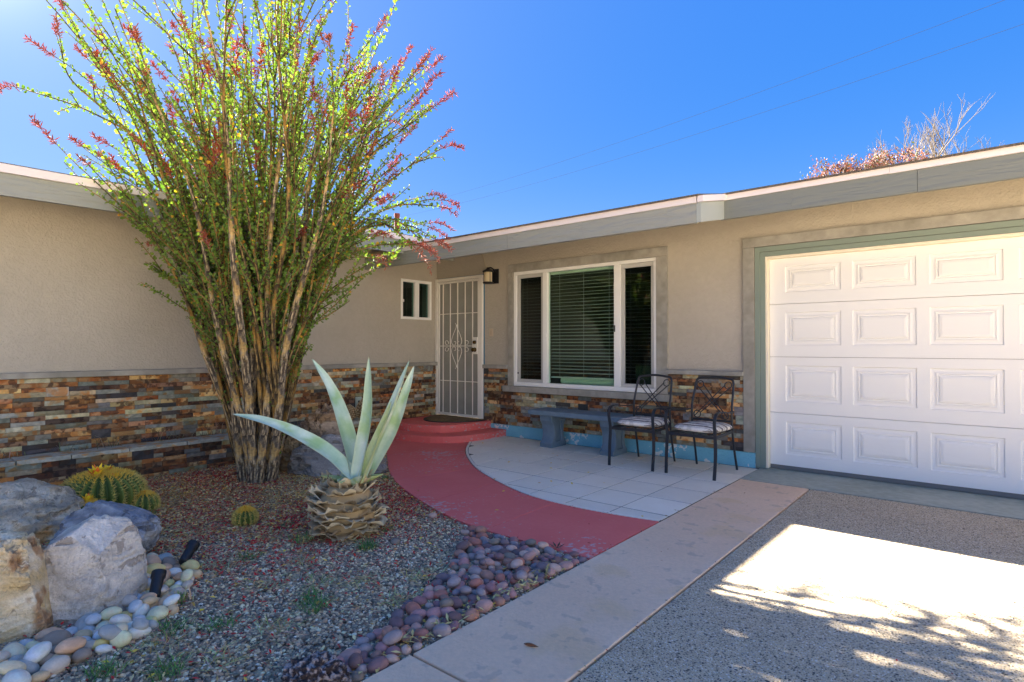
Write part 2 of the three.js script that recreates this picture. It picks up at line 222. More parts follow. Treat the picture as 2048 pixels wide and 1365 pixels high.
const M = {
  stucco: std({ map: T.stucco, bumpMap: T.stuccoBump, bumpScale: 0.0032, roughness: 0.95 }),
  concrete: std({ map: T.concrete, bumpMap: T.fine, bumpScale: 0.0015 }),
  trim: std({ map: T.trowel, bumpMap: T.fine, bumpScale: 0.001 }),
  apron: std({ map: T.apron, bumpMap: T.fine, bumpScale: 0.0015 }),
  grout: std({ color: C(84, 78, 72), roughness: 0.95, bumpMap: T.fine, bumpScale: 0.002 }),
  red: std({ map: T.red, bumpMap: T.fine, bumpScale: 0.0012, roughness: 0.8 }),
  agg: std({ map: T.agg, bumpMap: T.aggB, bumpScale: 0.006, roughness: 0.9 }),
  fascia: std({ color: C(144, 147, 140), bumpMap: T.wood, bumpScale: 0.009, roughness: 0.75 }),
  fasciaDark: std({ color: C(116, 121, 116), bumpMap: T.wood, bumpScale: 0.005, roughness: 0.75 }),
  fasciaSmooth: std({ color: C(158, 164, 158), bumpMap: T.fine, bumpScale: 0.0006, roughness: 0.7 }),
  band: std({ color: C(226, 216, 214), roughness: 0.55, bumpMap: T.fine, bumpScale: 0.0005 }),
  shingle: std({ map: T.shingle, bumpMap: T.grain, bumpScale: 0.004 }),
  soffit: std({ color: C(176, 160, 134) }),
  white: std({ color: C(238, 238, 234), roughness: 0.45, bumpMap: T.fine, bumpScale: 0.0003 }),
  cream: std({ color: C(238, 228, 204), roughness: 0.6, bumpMap: T.fine, bumpScale: 0.0006 }),
  garage: std({ color: C(238, 237, 232), roughness: 0.5, bumpMap: T.wood, bumpScale: 0.0006 }),
  casing: std({ color: C(128, 142, 130), roughness: 0.6, bumpMap: T.fine, bumpScale: 0.0006 }),
  blue: std({ map: T.paint, bumpMap: T.stuccoBump, bumpScale: 0.004, roughness: 0.7 }),
  bluePaint: std({ color: C(62, 112, 138), roughness: 0.55 }),
  iron: std({ color: C(52, 54, 58), roughness: 0.42, metalness: 0.35, bumpMap: T.metalMark, bumpScale: 0.0006 }),
  ironWhite: std({ color: C(232, 228, 218), roughness: 0.45, bumpMap: T.metalMark, bumpScale: 0.0006 }),
  screen: std({ color: C(158, 158, 150), roughness: 0.6, map: tex(512, 0.7, (u, v) => { const a = fbm(u, v, 4, 5, 241); return mix3(S(225, 225, 222), S(255, 255, 255), a); }) }),
  brass: std({ color: C(92, 74, 46), roughness: 0.3, metalness: 0.9 }),
  black: std({ color: C(22, 22, 24), roughness: 0.5 }),
  lampGlass: new THREE.MeshPhysicalMaterial({ color: C(236, 222, 186), roughness: 0.7, transmission: 0.35, thickness: 0 }),
  glass: new THREE.MeshPhysicalMaterial({ color: new THREE.Color(0.84, 0.95, 0.88), roughness: 0, transmission: 1, thickness: 0, ior: 1.52 }),
  glassDark: new THREE.MeshPhysicalMaterial({ color: new THREE.Color(0.46, 0.52, 0.5), roughness: 0, transmission: 1, thickness: 0, ior: 1.52 }),
  glassTeal: new THREE.MeshPhysicalMaterial({ color: new THREE.Color(0.4, 0.62, 0.56), roughness: 0, transmission: 1, thickness: 0, ior: 1.52 }),
  slat: std({ color: C(222, 220, 212), roughness: 0.5 }),
  room: std({ color: C(120, 112, 100), roughness: 0.95 }),
  bench: std({ color: C(118, 138, 150), roughness: 0.75, bumpMap: T.fine, bumpScale: 0.0016, map: tex(512, 0.6, (u, v) => mix3(S(205, 210, 215), S(255, 255, 255), fbm(u, v, 8, 6, 251))) }),
  cushion: std({ map: T.stripe, roughness: 0.95, bumpMap: T.grain, bumpScale: 0.002 }),
  coir: std({ map: T.coir, bumpMap: T.grain, bumpScale: 0.006, roughness: 1 }),
  soil: std({ map: T.soil, bumpMap: T.grain, bumpScale: 0.01, roughness: 1 }),
  sand: std({ map: T.sand, roughness: 1 }),
  rustStone: std({ map: T.rustStone, bumpMap: T.stoneB, bumpScale: 0.006, vertexColors: true, roughness: 0.75 }),
  slate: std({ map: T.slate, bumpMap: T.stoneB, bumpScale: 0.006, vertexColors: true, roughness: 0.7 }),
  rock: std({ map: T.rockMap, bumpMap: T.rockB, bumpScale: 0.016, vertexColors: true, roughness: 0.9 }),
  pebble: std({ map: tex(512, 0.25, (u, v) => mix3(S(214, 206, 200), S(255, 254, 252), clamp(0.75 * fbm(u, v, 8, 5, 261) + 0.4 * fbm(u, v, 60, 3, 263)))), bumpMap: T.grain, bumpScale: 0.0008, roughness: 0.7, vertexColors: true }),
  bark: std({ map: T.bark, bumpMap: T.barkB, bumpScale: 0.012, roughness: 0.95 }),
  branch: std({ map: T.bark, color: C(206, 192, 152), bumpMap: T.barkB, bumpScale: 0.006, roughness: 0.95 }),
  gravel: std({ color: 0xffffff, roughness: 0.8, bumpMap: T.grain, bumpScale: 0.001 }),
  leaf: new THREE.MeshPhysicalMaterial({ color: 0xffffff, roughness: 0.9, transmission: 0.32, thickness: 0, side: THREE.DoubleSide }),
  litter: std({ color: 0xffffff, roughness: 0.9, side: THREE.DoubleSide }),
  petal: new THREE.MeshPhysicalMaterial({ vertexColors: true, roughness: 0.9, transmission: 0.35, thickness: 0, side: THREE.DoubleSide }),
  agave: std({ vertexColors: true, map: T.skin, roughness: 0.55, bumpMap: T.fine, bumpScale: 0.0006 }),
  husk: std({ vertexColors: true, bumpMap: T.barkB, bumpScale: 0.006, roughness: 0.95, side: THREE.DoubleSide }),
  cactus: std({ vertexColors: true, roughness: 0.7, bumpMap: T.fine, bumpScale: 0.001 }),
  vivid: std({ vertexColors: true, roughness: 0.8, side: THREE.DoubleSide }),
  rust: std({ color: C(130, 66, 48), roughness: 0.9 }),
  wire: new THREE.MeshPhysicalMaterial({ color: C(44, 50, 62), roughness: 1, specularIntensity: 0 }),
  greenCard: std({ color: C(150, 172, 130), roughness: 0.8 }),
  mint: std({ color: C(214, 232, 214), roughness: 0.9 }),
};

// ---------------------------------------------------------------- ground, paving
tag(struct(mesh('ground', (() => { const g = new THREE.PlaneGeometry(600, 600, 1, 1); g.rotateX(-Math.PI / 2); g.translate(0, -0.11, 0); return boxUV(g); })(), M.sand)), 'sandy ground around the lot', 'ground');
tag(struct(mesh('driveway', box(5.502, 12.5, -0.1, -0.005, 0.634, 17), M.agg)), 'grey exposed aggregate driveway in front of garage', 'driveway');
tag(struct(mesh('garage_apron', box(4.89, 12.5, -0.1, 0.003, -0.12, 0.624, 0.006), M.apron)), 'stained concrete apron along the garage door', 'apron');
{
  const w = struct(part('walkway', scene)); tag(w, 'pinkish concrete walkway strip beside the driveway', 'walkway');
  mesh('slab', box(4.894, 5.49, -0.1, 0, 0.634, 4.664, 0.008), M.concrete, w);
  mesh('slab', box(4.894, 5.49, -0.1, 0, 4.676, 8.7, 0.008), M.concrete, w);
  mesh('slab', box(4.894, 5.49, -0.1, 0, 8.712, 12.7, 0.008), M.concrete, w);
}
const INNER = spline2([[1.40, 0.72], [1.80, 1.20], [2.16, 1.53], [2.65, 1.90], [3.2, 2.19], [3.725, 2.39], [4.175, 2.44], [4.56, 2.42], [4.884, 2.365]], 40);
const OUTER = spline2([[0.50, 1.2], [0.78, 1.55], [1.075, 1.81], [1.577, 2.2], [2.11, 2.586], [2.6, 2.86], [3.22, 3.11], [3.64, 3.24], [4.0, 3.296], [4.4, 3.305], [4.884, 3.29]], 40);
{ // red path in slabs between scored joints
  const p = struct(part('path', scene)); tag(p, 'curved red painted concrete path leading to front door steps', 'path');
  const poly = [[0.45, 0.4], ...OUTER, ...INNER.slice().reverse(), [1.38, 0.3]];
  const cuts = [[[1.35, 1.98], [1.75, 1.12]], [[2.40, 2.78], [2.62, 1.86]], [[3.22, 3.15], [3.20, 2.15]], [[4.05, 3.35], [4.02, 2.40]]];
  const lines = cuts.map(([a, b]) => { const dx = b[0] - a[0], dz = b[1] - a[1], l = Math.hypot(dx, dz), nx = -dz / l, nz = dx / l; return [nx, nz, nx * a[0] + nz * a[1]]; });
  for (let i = 0; i <= lines.length; i++) {
    let q = poly;
    if (i > 0) q = clipHalf(q, -lines[i - 1][0], -lines[i - 1][1], -lines[i - 1][2] - 0.0025);
    if (i < lines.length) q = clipHalf(q, lines[i][0], lines[i][1], lines[i][2] - 0.0025);
    mesh('slab', prism(q, -0.1, -0.001, 0.003), M.red, p);
  }
}
{ // tiled patio: each tile of its own on a bed of grout
  const p = struct(part('patio', scene)); tag(p, 'pale grey tiled patio under the front window', 'patio');
  const off = (d) => INNER.map(([x, z], i) => { const a = INNER[Math.max(0, i - 1)], b = INNER[Math.min(INNER.length - 1, i + 1)], dx = b[0] - a[0], dz = b[1] - a[1], l = Math.hypot(dx, dz); return [x + dz / l * d, z - dx / l * d]; });
  const e0 = off(0.008), e1 = off(0.036), e2 = off(0.042);
  const close = (e) => [[1.3, 0.002], ...e.map(([x, z]) => [Math.min(4.886, x), z]), [4.886, e[e.length - 1][1]], [4.886, 0.002]];
  mesh('grout', prism(close(e0), -0.1, -0.004), M.grout, p);
  mesh('border', prism([...e0, ...e1.slice().reverse()].map(([x, z]) => [Math.min(4.884, x), z]), -0.09, 0.003, 0.003), std({ color: C(232, 224, 206), roughness: 0.85, bumpMap: T.fine, bumpScale: 0.001 }), p);
  const region = close(e2), tones = [0.9, 0.95, 1, 0.97].map((k) => std({ map: T.tile, color: new THREE.Color(k, k, k), roughness: 0.6, bumpMap: T.fine, bumpScale: 0.0006 }));
  for (let i = 0; i < 9; i++) for (let j = 0; j < 6; j++) {
    const x0 = 4.49 - 0.4 * (i - 0) + (i === 0 ? 0 : 0), z0 = 0.05 + 0.43 * j;
    let q = region; const gp = 0.0055, gz = 0.009;
    q = clipHalf(q, 1, 0, x0 + 0.4 - gp); q = clipHalf(q, -1, 0, -x0 - gp); q = clipHalf(q, 0, 1, z0 + 0.43 - gz); q = clipHalf(q, 0, -1, -z0 - gz);
    if (q.length < 3) continue;
    let A = 0; for (let k = 0; k < q.length; k++) { const a = q[k], b = q[(k + 1) % q.length]; A += a[0] * b[1] - b[0] * a[1]; }
    if (Math.abs(A) / 2 < 0.004) continue;
    const o = mesh('tile', prism(q, -0.02, U(-0.0008, 0.0008), 0.0015), tones[Math.floor(rnd() * 4)], p);
  }
}
{ // entry steps, rounded
  const s = thing('entry_steps', 'two rounded red painted steps below the security door', 'steps');
  const low = spline2([[0.02, 1.26], [0.40, 1.27], [0.8, 1.22], [1.18, 1.09], [1.40, 0.82], [1.46, 0.4], [1.46, 0.002]], 26);
  const up = spline2([[0.02, 1.02], [0.3, 1.02], [0.66, 0.98], [0.98, 0.85], [1.13, 0.54], [1.165, 0.25], [1.17, 0.002]], 26);
  mesh('step', prism([[0.02, 0.002], ...low], -0.05, 0.088, 0.012), M.red, s);
  mesh('step', prism([[0.02, 0.002], ...up], 0.0885, 0.188, 0.012), M.red, s);
  const m = thing('doormat', 'half round brown coir doormat on the top step', 'doormat', [0.6, 0.189, 0.03]);
  const arc = (k) => { const a = []; for (let i = 0; i <= 28; i++) { const t = Math.PI * i / 28; a.push([Math.cos(t) * 0.5 * k, Math.sin(t) * 0.64 * k]); } return a.reverse(); };
  mesh('rim', prism(arc(1), 0, 0.010, 0.003), M.black, m);
  mesh('pile', prism(arc(0.94), 0.004, 0.015, 0.003), M.coir, m);
}

// ---------------------------------------------------------------- house
const house = thing('house', 'single storey tan stucco house with stacked stone base and white garage door', 'house');
mesh('wall', merge([ // wing with the small window, facing the planter
  box(-0.2, 0, -0.1, 1.68, -0.2, 16), box(-0.2, 0, 2.27, 2.80, -0.2, 16), box(-0.2, 0, 1.68, 2.27, -0.2, 0.13), box(-0.2, 0, 1.68, 2.27, 0.72, 16)]), M.stucco, house);
mesh('wall', merge([ // front wall with door, window and garage
  box(0, 0.035, -0.1, 2.80, -0.2, 0), box(0.035, 0.99, 2.30, 2.80, -0.2, 0), box(0.99, 1.6, -0.1, 2.80, -0.2, 0), box(1.6, 3.74, 2.3, 2.80, -0.2, 0), box(1.6, 3.74, -0.1, 0.72, -0.2, 0),
  box(3.74, 4.95, -0.1, 2.80, -0.2, 0), box(4.95, 9.83, 2.19, 2.80, -0.2, 0), box(9.83, 11.2, -0.1, 2.80, -0.2, 0)]), M.stucco, house);
mesh('interior', merge([box(1.0, 4.7, 0.0, 0.1, -3.6, -0.2), box(1.0, 4.7, 2.5, 2.6, -3.6, -0.2), box(1.0, 1.1, 0.1, 2.5, -3.6, -0.2), box(4.6, 4.7, 0.1, 2.5, -3.6, -0.2), box(1.0, 4.7, 0, 2.6, -3.7, -3.6)]), M.room, house);
mesh('interior', merge([box(-2.4, -0.2, 0.0, 0.1, -0.3, 1.2), box(-2.4, -0.2, 2.6, 2.7, -0.3, 1.2), box(-2.4, -0.2, 0.1, 2.6, -0.3, -0.2), box(-2.4, -0.2, 0.1, 2.6, 1.1, 1.2), box(-2.5, -2.4, 0, 2.7, -0.3, 1.2)]), M.room, house);
mesh('foundation', box(1.168, 4.852, -0.1, 0.152, 0.001, 0.026, 0.006), M.blue, house);
function roofSheet(pts, th) { // quad corners (eave a, eave b, ridge b, ridge a), thickened downwards
  const lo = pts.map((p) => p.clone().add(V(0, -th, 0))), pos = [], q = (a, b, c, d) => { for (const v of [a, b, c, a, c, d]) pos.push(v.x, v.y, v.z); };
  q(...pts); q(lo[3], lo[2], lo[1], lo[0]); for (let i = 0; i < 4; i++) { const j = (i + 1) % 4; q(lo[i], lo[j], pts[j], pts[i]); }
  const g = new THREE.BufferGeometry(); g.setAttribute('position', new THREE.Float32BufferAttribute(pos, 3)); g.computeVertexNormals(); return boxUV(g);
}
const aY = (z) => 0.0119 * (5.33 - z); // the wing's eave runs very slightly out of level
{
  const A = (x, z) => V(x, 2.674 + aY(z) + 0.21 * (0.8 - x) + 0.003, z), B = (x, z) => V(x, 2.563 + 0.21 * (1.37 - z) + 0.002, z);
  const roof = part('roof', house);
  mesh('shingles', roofSheet([A(0.83, 16.2), A(0.83, -5.5), A(-5.6, -5.5), A(-5.6, 16.2)].map((p, i) => p.add(V(0, 0.018, 0))), 0.018), M.shingle, roof);
  mesh('shingles', roofSheet([B(4.80, 1.40), B(0.80, 1.40), B(0.80, -5.6), B(4.80, -5.6)].reverse().map((p) => p.add(V(0, 0.018, 0))), 0.018), M.shingle, roof);
  mesh('shingles', roofSheet([B(11.6, 0.83), B(4.801, 0.83), B(4.801, -5.6), B(11.6, -5.6)].reverse().map((p) => p.add(V(0, 0.018, 0))), 0.018), M.shingle, roof);
  mesh('decking', merge([
    roofSheet([A(0.76, 16.1), A(0.76, -5.4), A(-5.6, -5.4), A(-5.6, 16.1)], 0.03), roofSheet([B(4.74, 1.33), B(0.005, 1.33), B(0.005, -5.6), B(4.74, -5.6)].reverse(), 0.03), roofSheet([B(11.5, 0.77), B(4.741, 0.77), B(4.741, -5.6), B(11.5, -5.6)].reverse(), 0.03)]), M.soffit, roof);
}
{ // fascia boards with the pale drip strip above them; board(p, q) runs from point p to point q at given heights
  const board = (x0, z0, x1, z1, y0a, y1a, y0b, y1b, t) => { // vertical board, thickness t towards the house
    const dx = x1 - x0, dz = z1 - z0, l = Math.hypot(dx, dz), nx = dz / l * t, nz = -dx / l * t;
    const P = [V(x0, y0a, z0), V(x1, y0b, z1), V(x1, y1b, z1), V(x0, y1a, z0)], Q = P.map((p) => p.clone().add(V(nx, 0, nz))), pos = [], q = (a, b, c, d) => { for (const v of [a, b, c, a, c, d]) pos.push(v.x, v.y, v.z); };
    q(P[0], P[1], P[2], P[3]); q(Q[3], Q[2], Q[1], Q[0]); for (let i = 0; i < 4; i++) { const j = (i + 1) % 4; q(P[j], P[i], Q[i], Q[j]); }
    const g = new THREE.BufferGeometry(); g.setAttribute('position', new THREE.Float32BufferAttribute(pos, 3)); g.computeVertexNormals();
    return boxUV(g);
  };
  // wing, in two lengths
  for (const [za, zb] of [[16, 6.1], [6.097, 0.45]]) {
    mesh('fascia_board', board(0.8, za, 0.8, zb, 2.431 + aY(za), 2.606 + aY(za), 2.431 + aY(zb), 2.606 + aY(zb), -0.04), M.fascia, house);
    mesh('drip_strip', board(0.812, za, 0.812, zb, 2.607 + aY(za), 2.674 + aY(za), 2.607 + aY(zb), 2.674 + aY(zb), -0.05), M.band, house);
  }
  for (const [xa, xb] of [[0.002, 2.62], [2.623, 4.77]]) mesh('fascia_board', board(xa, 1.37, xb, 1.37, 2.336, 2.508, 2.336, 2.508, 0.04), M.fascia, house);
  mesh('drip_strip', board(0.813, 1.382, 4.775, 1.382, 2.509, 2.563, 2.509, 2.563, 0.05), M.band, house);
  mesh('fascia_board', board(4.772, 1.37, 4.772, 0.8, 2.336, 2.508, 2.456, 2.631, -0.04), M.fasciaSmooth, house);
  mesh('drip_strip', board(4.785, 1.383, 4.785, 0.812, 2.509, 2.563, 2.632, 2.69, -0.05), M.band, house);
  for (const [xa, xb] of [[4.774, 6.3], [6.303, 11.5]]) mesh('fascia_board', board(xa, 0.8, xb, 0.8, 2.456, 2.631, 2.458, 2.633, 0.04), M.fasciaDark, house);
  for (const [xa, xb] of [[4.79, 6.12], [6.122, 11.52]]) mesh('drip_strip', board(xa, 0.812, xb, 0.812, 2.632, 2.69, 2.634, 2.692, 0.05), M.band, house);
}
// ledges over the stone
mesh('ledge', box(0.001, 0.062, 0.965, 1.022, 0.002, 16, 0.008), M.trim, house);
mesh('ledge', box(1.03, 1.497, 0.945, 1.0, 0.001, 0.062, 0.008), M.trim, house);
mesh('ledge', box(3.885, 4.738, 0.945, 0.998, 0.001, 0.062, 0.008), M.trim, house);
{ // front window with trim
  const w = part('window', house);
  mesh('trim', merge([box(1.495, 3.89, 2.305, 2.415, 0.001, 0.032, 0.004), box(1.495, 1.592, 0.712, 2.304, 0.001, 0.032, 0.004), box(3.75, 3.89, 0.712, 2.304, 0.001, 0.032, 0.004)]), M.trim, w);
  mesh('sill', box(1.43, 3.945, 0.628, 0.711, 0.001, 0.075, 0.008), M.trim, w);
  mesh('frame', merge([box(1.594, 3.746, 2.262, 2.304, -0.07, 0.012, 0.003), box(1.594, 3.746, 0.714, 0.768, -0.07, 0.014, 0.003), box(1.594, 1.632, 0.769, 2.261, -0.07, 0.012, 0.003), box(3.71, 3.746, 0.769, 2.261, -0.07, 0.012, 0.003),
    box(2.095, 2.165, 0.769, 2.261, -0.07, 0.010, 0.003), box(3.183, 3.268, 0.769, 2.261, -0.07, 0.010, 0.003)]), M.white, w);
  const gry = std({ color: C(186, 186, 180), roughness: 0.5 });
  for (const [a, b] of [[1.636, 2.092], [3.271, 3.707]]) {
    mesh('sash', merge([box(a, b, 2.212, 2.26, -0.05, -0.012, 0.003), box(a, b, 0.77, 0.81, -0.05, -0.012, 0.003), box(a, a + 0.045, 0.811, 2.211, -0.05, -0.012, 0.003), box(b - 0.04, b, 0.811, 2.211, -0.05, -0.012, 0.003)]), gry, w);
    mesh('pane', box(a + 0.04, b - 0.035, 0.805, 2.216, -0.034, -0.030), M.glassDark, w);
  }
  mesh('pane', box(2.16, 3.188, 0.764, 2.266, -0.040, -0.036), M.glass, w);
  mesh('latch', box(1.643, 1.662, 0.88, 0.905, -0.012, -0.004, 0.002), M.black, w);
  mesh('latch', box(3.19, 3.202, 1.44, 1.52, 0.010, 0.018, 0.002), M.black, w);
  mesh('latch', box(2.14, 2.162, 1.39, 1.43, 0.010, 0.024, 0.004), M.white, w);
  // blinds hang inside
  for (const [a, b, y0, lab] of [[1.64, 2.11, 0.80, 'open white blind behind the narrow pane near the front door'], [2.15, 3.2, 0.86, 'open white blind behind the wide middle pane of the front window'], [3.25, 3.72, 0.80, 'open white blind behind the narrow pane near the garage']]) {
    const bl = thing('venetian_blind', lab, 'blind', [0, 0, 0], 'blinds in the front window');
    mesh('head_rail', box(a, b, 2.235, 2.285, -0.16, -0.10, 0.004), M.slat, bl);
    const n = Math.floor((2.21 - y0) / 0.0445), g = box(a, b, -0.0014, 0.0014, -0.024, 0.024);
    for (let i = 0; i < n; i++) { const s = mesh('slat', g, M.slat, bl); s.position.set(0, 2.205 - 0.0445 * i + U(-0.0012, 0.0012), -0.13); s.rotation.x = 0.16 + U(-0.05, 0.05); s.rotation.z = U(-0.0012, 0.0012); }
    mesh('bottom_rail', box(a, b, y0 - 0.022, y0 - 0.004, -0.155, -0.105, 0.003), M.slat, bl);
    for (const t of b - a > 0.7 ? [0.14, 0.5, 0.86] : [0.22, 0.78]) mesh('cord', box(a + (b - a) * t - 0.0015, a + (b - a) * t + 0.0015, y0, 2.24, -0.1045, -0.102), M.slat, bl);
  }
  const gc = mesh('green_card', box(3.43, 3.70, 0.80, 1.03, -0.085, -0.082), M.greenCard); tag(gc, 'pale green card leaning inside the window behind the patio chair', 'card');
  const cu = mesh('bolster', (() => { const g = new RoundedBoxGeometry(0.98, 0.11, 0.12, 3, 0.05); g.translate(2.72, 0.80, -0.24); return boxUV(g); })(), M.mint); tag(cu, 'pale mint bolster lying inside along the front window sill', 'bolster');
}
{ // small sliding window
  const w = part('window', house);
  mesh('frame', merge([box(-0.07, 0.014, 2.235, 2.276, 0.124, 0.726, 0.003), box(-0.07, 0.014, 1.674, 1.712, 0.124, 0.726, 0.003), box(-0.07, 0.014, 1.713, 2.234, 0.124, 0.165, 0.003), box(-0.07, 0.014, 1.713, 2.234, 0.694, 0.726, 0.003), box(-0.07, 0.010, 1.713, 2.234, 0.375, 0.455, 0.003)]), M.white, w);
  for (const [a, b] of [[0.163, 0.377], [0.453, 0.696]]) mesh('pane', box(-0.035, -0.031, 1.71, 2.237, a, b), M.glassTeal, w);
  mesh('latch', box(0.001, 0.014, 1.93, 1.97, 0.672, 0.690, 0.002), M.white, w);
}
{ // security door
  const d = part('door', house);
  mesh('jamb', merge([box(0.992, 1.03, 0.19, 2.33, -0.15, 0.006, 0.002), box(0.036, 0.99, 2.302, 2.33, -0.15, 0.006, 0.002)]), M.bluePaint, d);
  mesh('frame', merge([box(0.006, 0.055, 0.196, 2.318, 0.004, 0.045, 0.004), box(0.955, 1.014, 0.196, 2.318, 0.008, 0.045, 0.004), box(0.056, 0.954, 2.272, 2.318, 0.004, 0.045, 0.004)]), M.ironWhite, d);
  mesh('screen', box(0.05, 0.96, 0.2, 2.28, -0.004, 0.004), M.screen, d);
  mesh('sash', merge([box(0.060, 0.088, 0.205, 2.266, 0.010, 0.040, 0.003), box(0.918, 0.950, 0.205, 2.266, 0.010, 0.040, 0.003), box(0.089, 0.917, 2.236, 2.266, 0.010, 0.040, 0.003), box(0.089, 0.917, 0.205, 0.240, 0.010, 0.040, 0.003)]), M.ironWhite, d);
  const xs = [0.165, 0.325, 0.485, 0.645, 0.80];
  for (const x of xs) mesh('bar', box(x - 0.0065, x + 0.0065, 0.241, 2.235, 0.014, 0.026, 0.002), M.ironWhite, d);
  for (const y of [1.765, 1.27, 0.735]) mesh('bar', box(0.089, 0.917, y - 0.006, y + 0.006, 0.0265, 0.036, 0.002), M.ironWhite, d);
  const curl = (cx, cy, dir, up, r) => { const p = []; for (let i = 0; i <= 26; i++) { const t = i / 26 * 4.9, q = r * (1 - 0.14 * t); p.push(V(cx + dir * q * Math.sin(t), cy + up * q * (1 - Math.cos(t)) * 0.9, 0.042)); } return tube(p, 0.0045, 5); };
  const sc = [];
  for (const up of [-1, 1]) for (const dir of [-1, 1]) {
    sc.push(tube(smooth([V(0.485 + dir * 0.03, 1.27 + up * 0.35, 0.042), V(0.485 + dir * 0.006, 1.27 + up * 0.31, 0.042), V(0.485 + dir * 0.075, 1.27 + up * 0.17, 0.042), V(0.485 + dir * 0.11, 1.27 + up * 0.075, 0.042), V(0.485 + dir * 0.085, 1.27 + up * 0.02, 0.042), V(0.485 + dir * 0.03, 1.27 + up * 0.02, 0.042), V(0.485 + dir * 0.018, 1.27 + up * 0.06, 0.042), V(0.485 + dir * 0.05, 1.27 + up * 0.07, 0.042)], 34), 0.0045, 5));
    sc.push(curl(0.485 + dir * 0.20, 1.27 + up * 0.018, dir, up, 0.06));
  }
  mesh('scroll', merge(sc), M.ironWhite, d);
  mesh('lock_plate', box(0.835, 0.925, 1.15, 1.40, 0.0405, 0.05, 0.003), M.ironWhite, d);
  for (const [y, r] of [[1.325, 0.028], [1.215, 0.034]]) { const pts = [[0, 0], [r * 0.9, 0], [r, 0.008], [r * 0.45, 0.014], [r * 0.45, 0.03], [r * 0.9, 0.042], [r * 0.95, 0.056], [r * 0.6, 0.066], [0, 0.068]].map(([a, b]) => new THREE.Vector2(a, y > 1.3 ? b * 0.5 : b)); const g = new THREE.LatheGeometry(pts, 18); g.rotateX(Math.PI / 2); g.translate(0.88, y, 0.05); mesh('knob', g, M.brass, d); }
  for (const y of [0.42, 1.25, 2.08]) mesh('hinge', merge([-0.036, -0.012, 0.012, 0.036].map((k) => { const g = new THREE.CylinderGeometry(0.009, 0.009, 0.02, 8).toNonIndexed(); g.translate(0.05, y + k, 0.052); return g; })), M.ironWhite, d);
}
{ // garage door with trim, four sections of raised panels
  const d = part('garage_door', house), z = -0.06;
  mesh('trim', merge([box(4.735, 4.85, 0.156, 2.289, 0.001, 0.038, 0.004), box(4.735, 10.1, 2.29, 2.392, 0.001, 0.038, 0.004), box(9.98, 10.1, 0.156, 2.289, 0.001, 0.038, 0.004)]), M.trim, d);
  mesh('casing', merge([box(4.853, 4.902, 0.006, 2.286, 0.001, 0.026, 0.003), box(4.903, 4.949, 0.006, 2.234, -0.06, 0.014, 0.003), box(4.853, 9.98, 2.235, 2.287, 0.0005, 0.025, 0.003), box(4.95, 9.83, 2.188, 2.233, -0.06, 0.013, 0.003), box(9.831, 9.977, 0.006, 2.234, -0.06, 0.014, 0.003)]), M.casing, d);
  mesh('stop', merge([box(4.951, 4.972, 0.008, 2.186, -0.075, 0.004, 0.002), box(4.973, 9.83, 2.158, 2.186, -0.075, 0.004, 0.002)]), M.cream, d);
  const bx0 = 4.975, bx1 = 9.828, rows = [[0.048, 0.580], [0.584, 1.150], [1.154, 1.690], [1.694, 2.160]], cols = []; for (let i = 0; i < 8; i++) cols.push(5.126 + 0.5965 * i);
  const pw = 0.5, prof = [[0, 0], [0.007, -0.010], [0.03, -0.010], [0.048, -0.004], [0.052, -0.012], [0.062, -0.012], [0.068, -0.001], [0.09, 0.003]];
  const panel = (w, h) => {
    const pos = [], R = prof.map(([i, zz]) => [V(i, i, zz), V(w - i, i, zz), V(w - i, h - i, zz), V(i, h - i, zz)]), q = (a, b, c, e) => { for (const v of [a, b, c, a, c, e]) pos.push(v.x, v.y, v.z); };
    for (let k = 0; k + 1 < R.length; k++) for (let i = 0; i < 4; i++) { const j = (i + 1) % 4; q(R[k][i], R[k][j], R[k + 1][j], R[k + 1][i]); }
    q(...R[R.length - 1]);
    const g = new THREE.BufferGeometry(); g.setAttribute('position', new THREE.Float32BufferAttribute(pos, 3)); g.computeVertexNormals(); return boxUV(g);
  };
  for (const [y0, y1] of rows) {
    const p0 = y0 + 0.115, p1 = y1 - 0.085, fr = [box(bx0, bx1, y0, p0, z - 0.04, z), box(bx0, bx1, p1, y1, z - 0.04, z)];
    let x = bx0; for (const c of cols) { if (c + pw > bx1) break; fr.push(box(x, c, p0, p1, z - 0.04, z)); x = c + pw; } fr.push(box(x, bx1, p0, p1, z - 0.04, z)); fr.push(box(bx0, bx1, y0, y1, z - 0.06, z - 0.041));
    mesh('section', merge(fr), M.garage, d);
    const g = panel(pw, p1 - p0);
    for (const c of cols) { if (c + pw > bx1) break; const o = mesh('panel', g, M.garage, d); o.position.set(c, p0, z); }
  }
  mesh('weatherstrip', box(bx0, bx1, 0.006, 0.046, z - 0.035, z - 0.008, 0.004), std({ color: C(120, 118, 114) }), d);
  mesh('garage_back', box(4.8, 10, 0, 2.5, -0.9, -0.8), M.room, d);
}
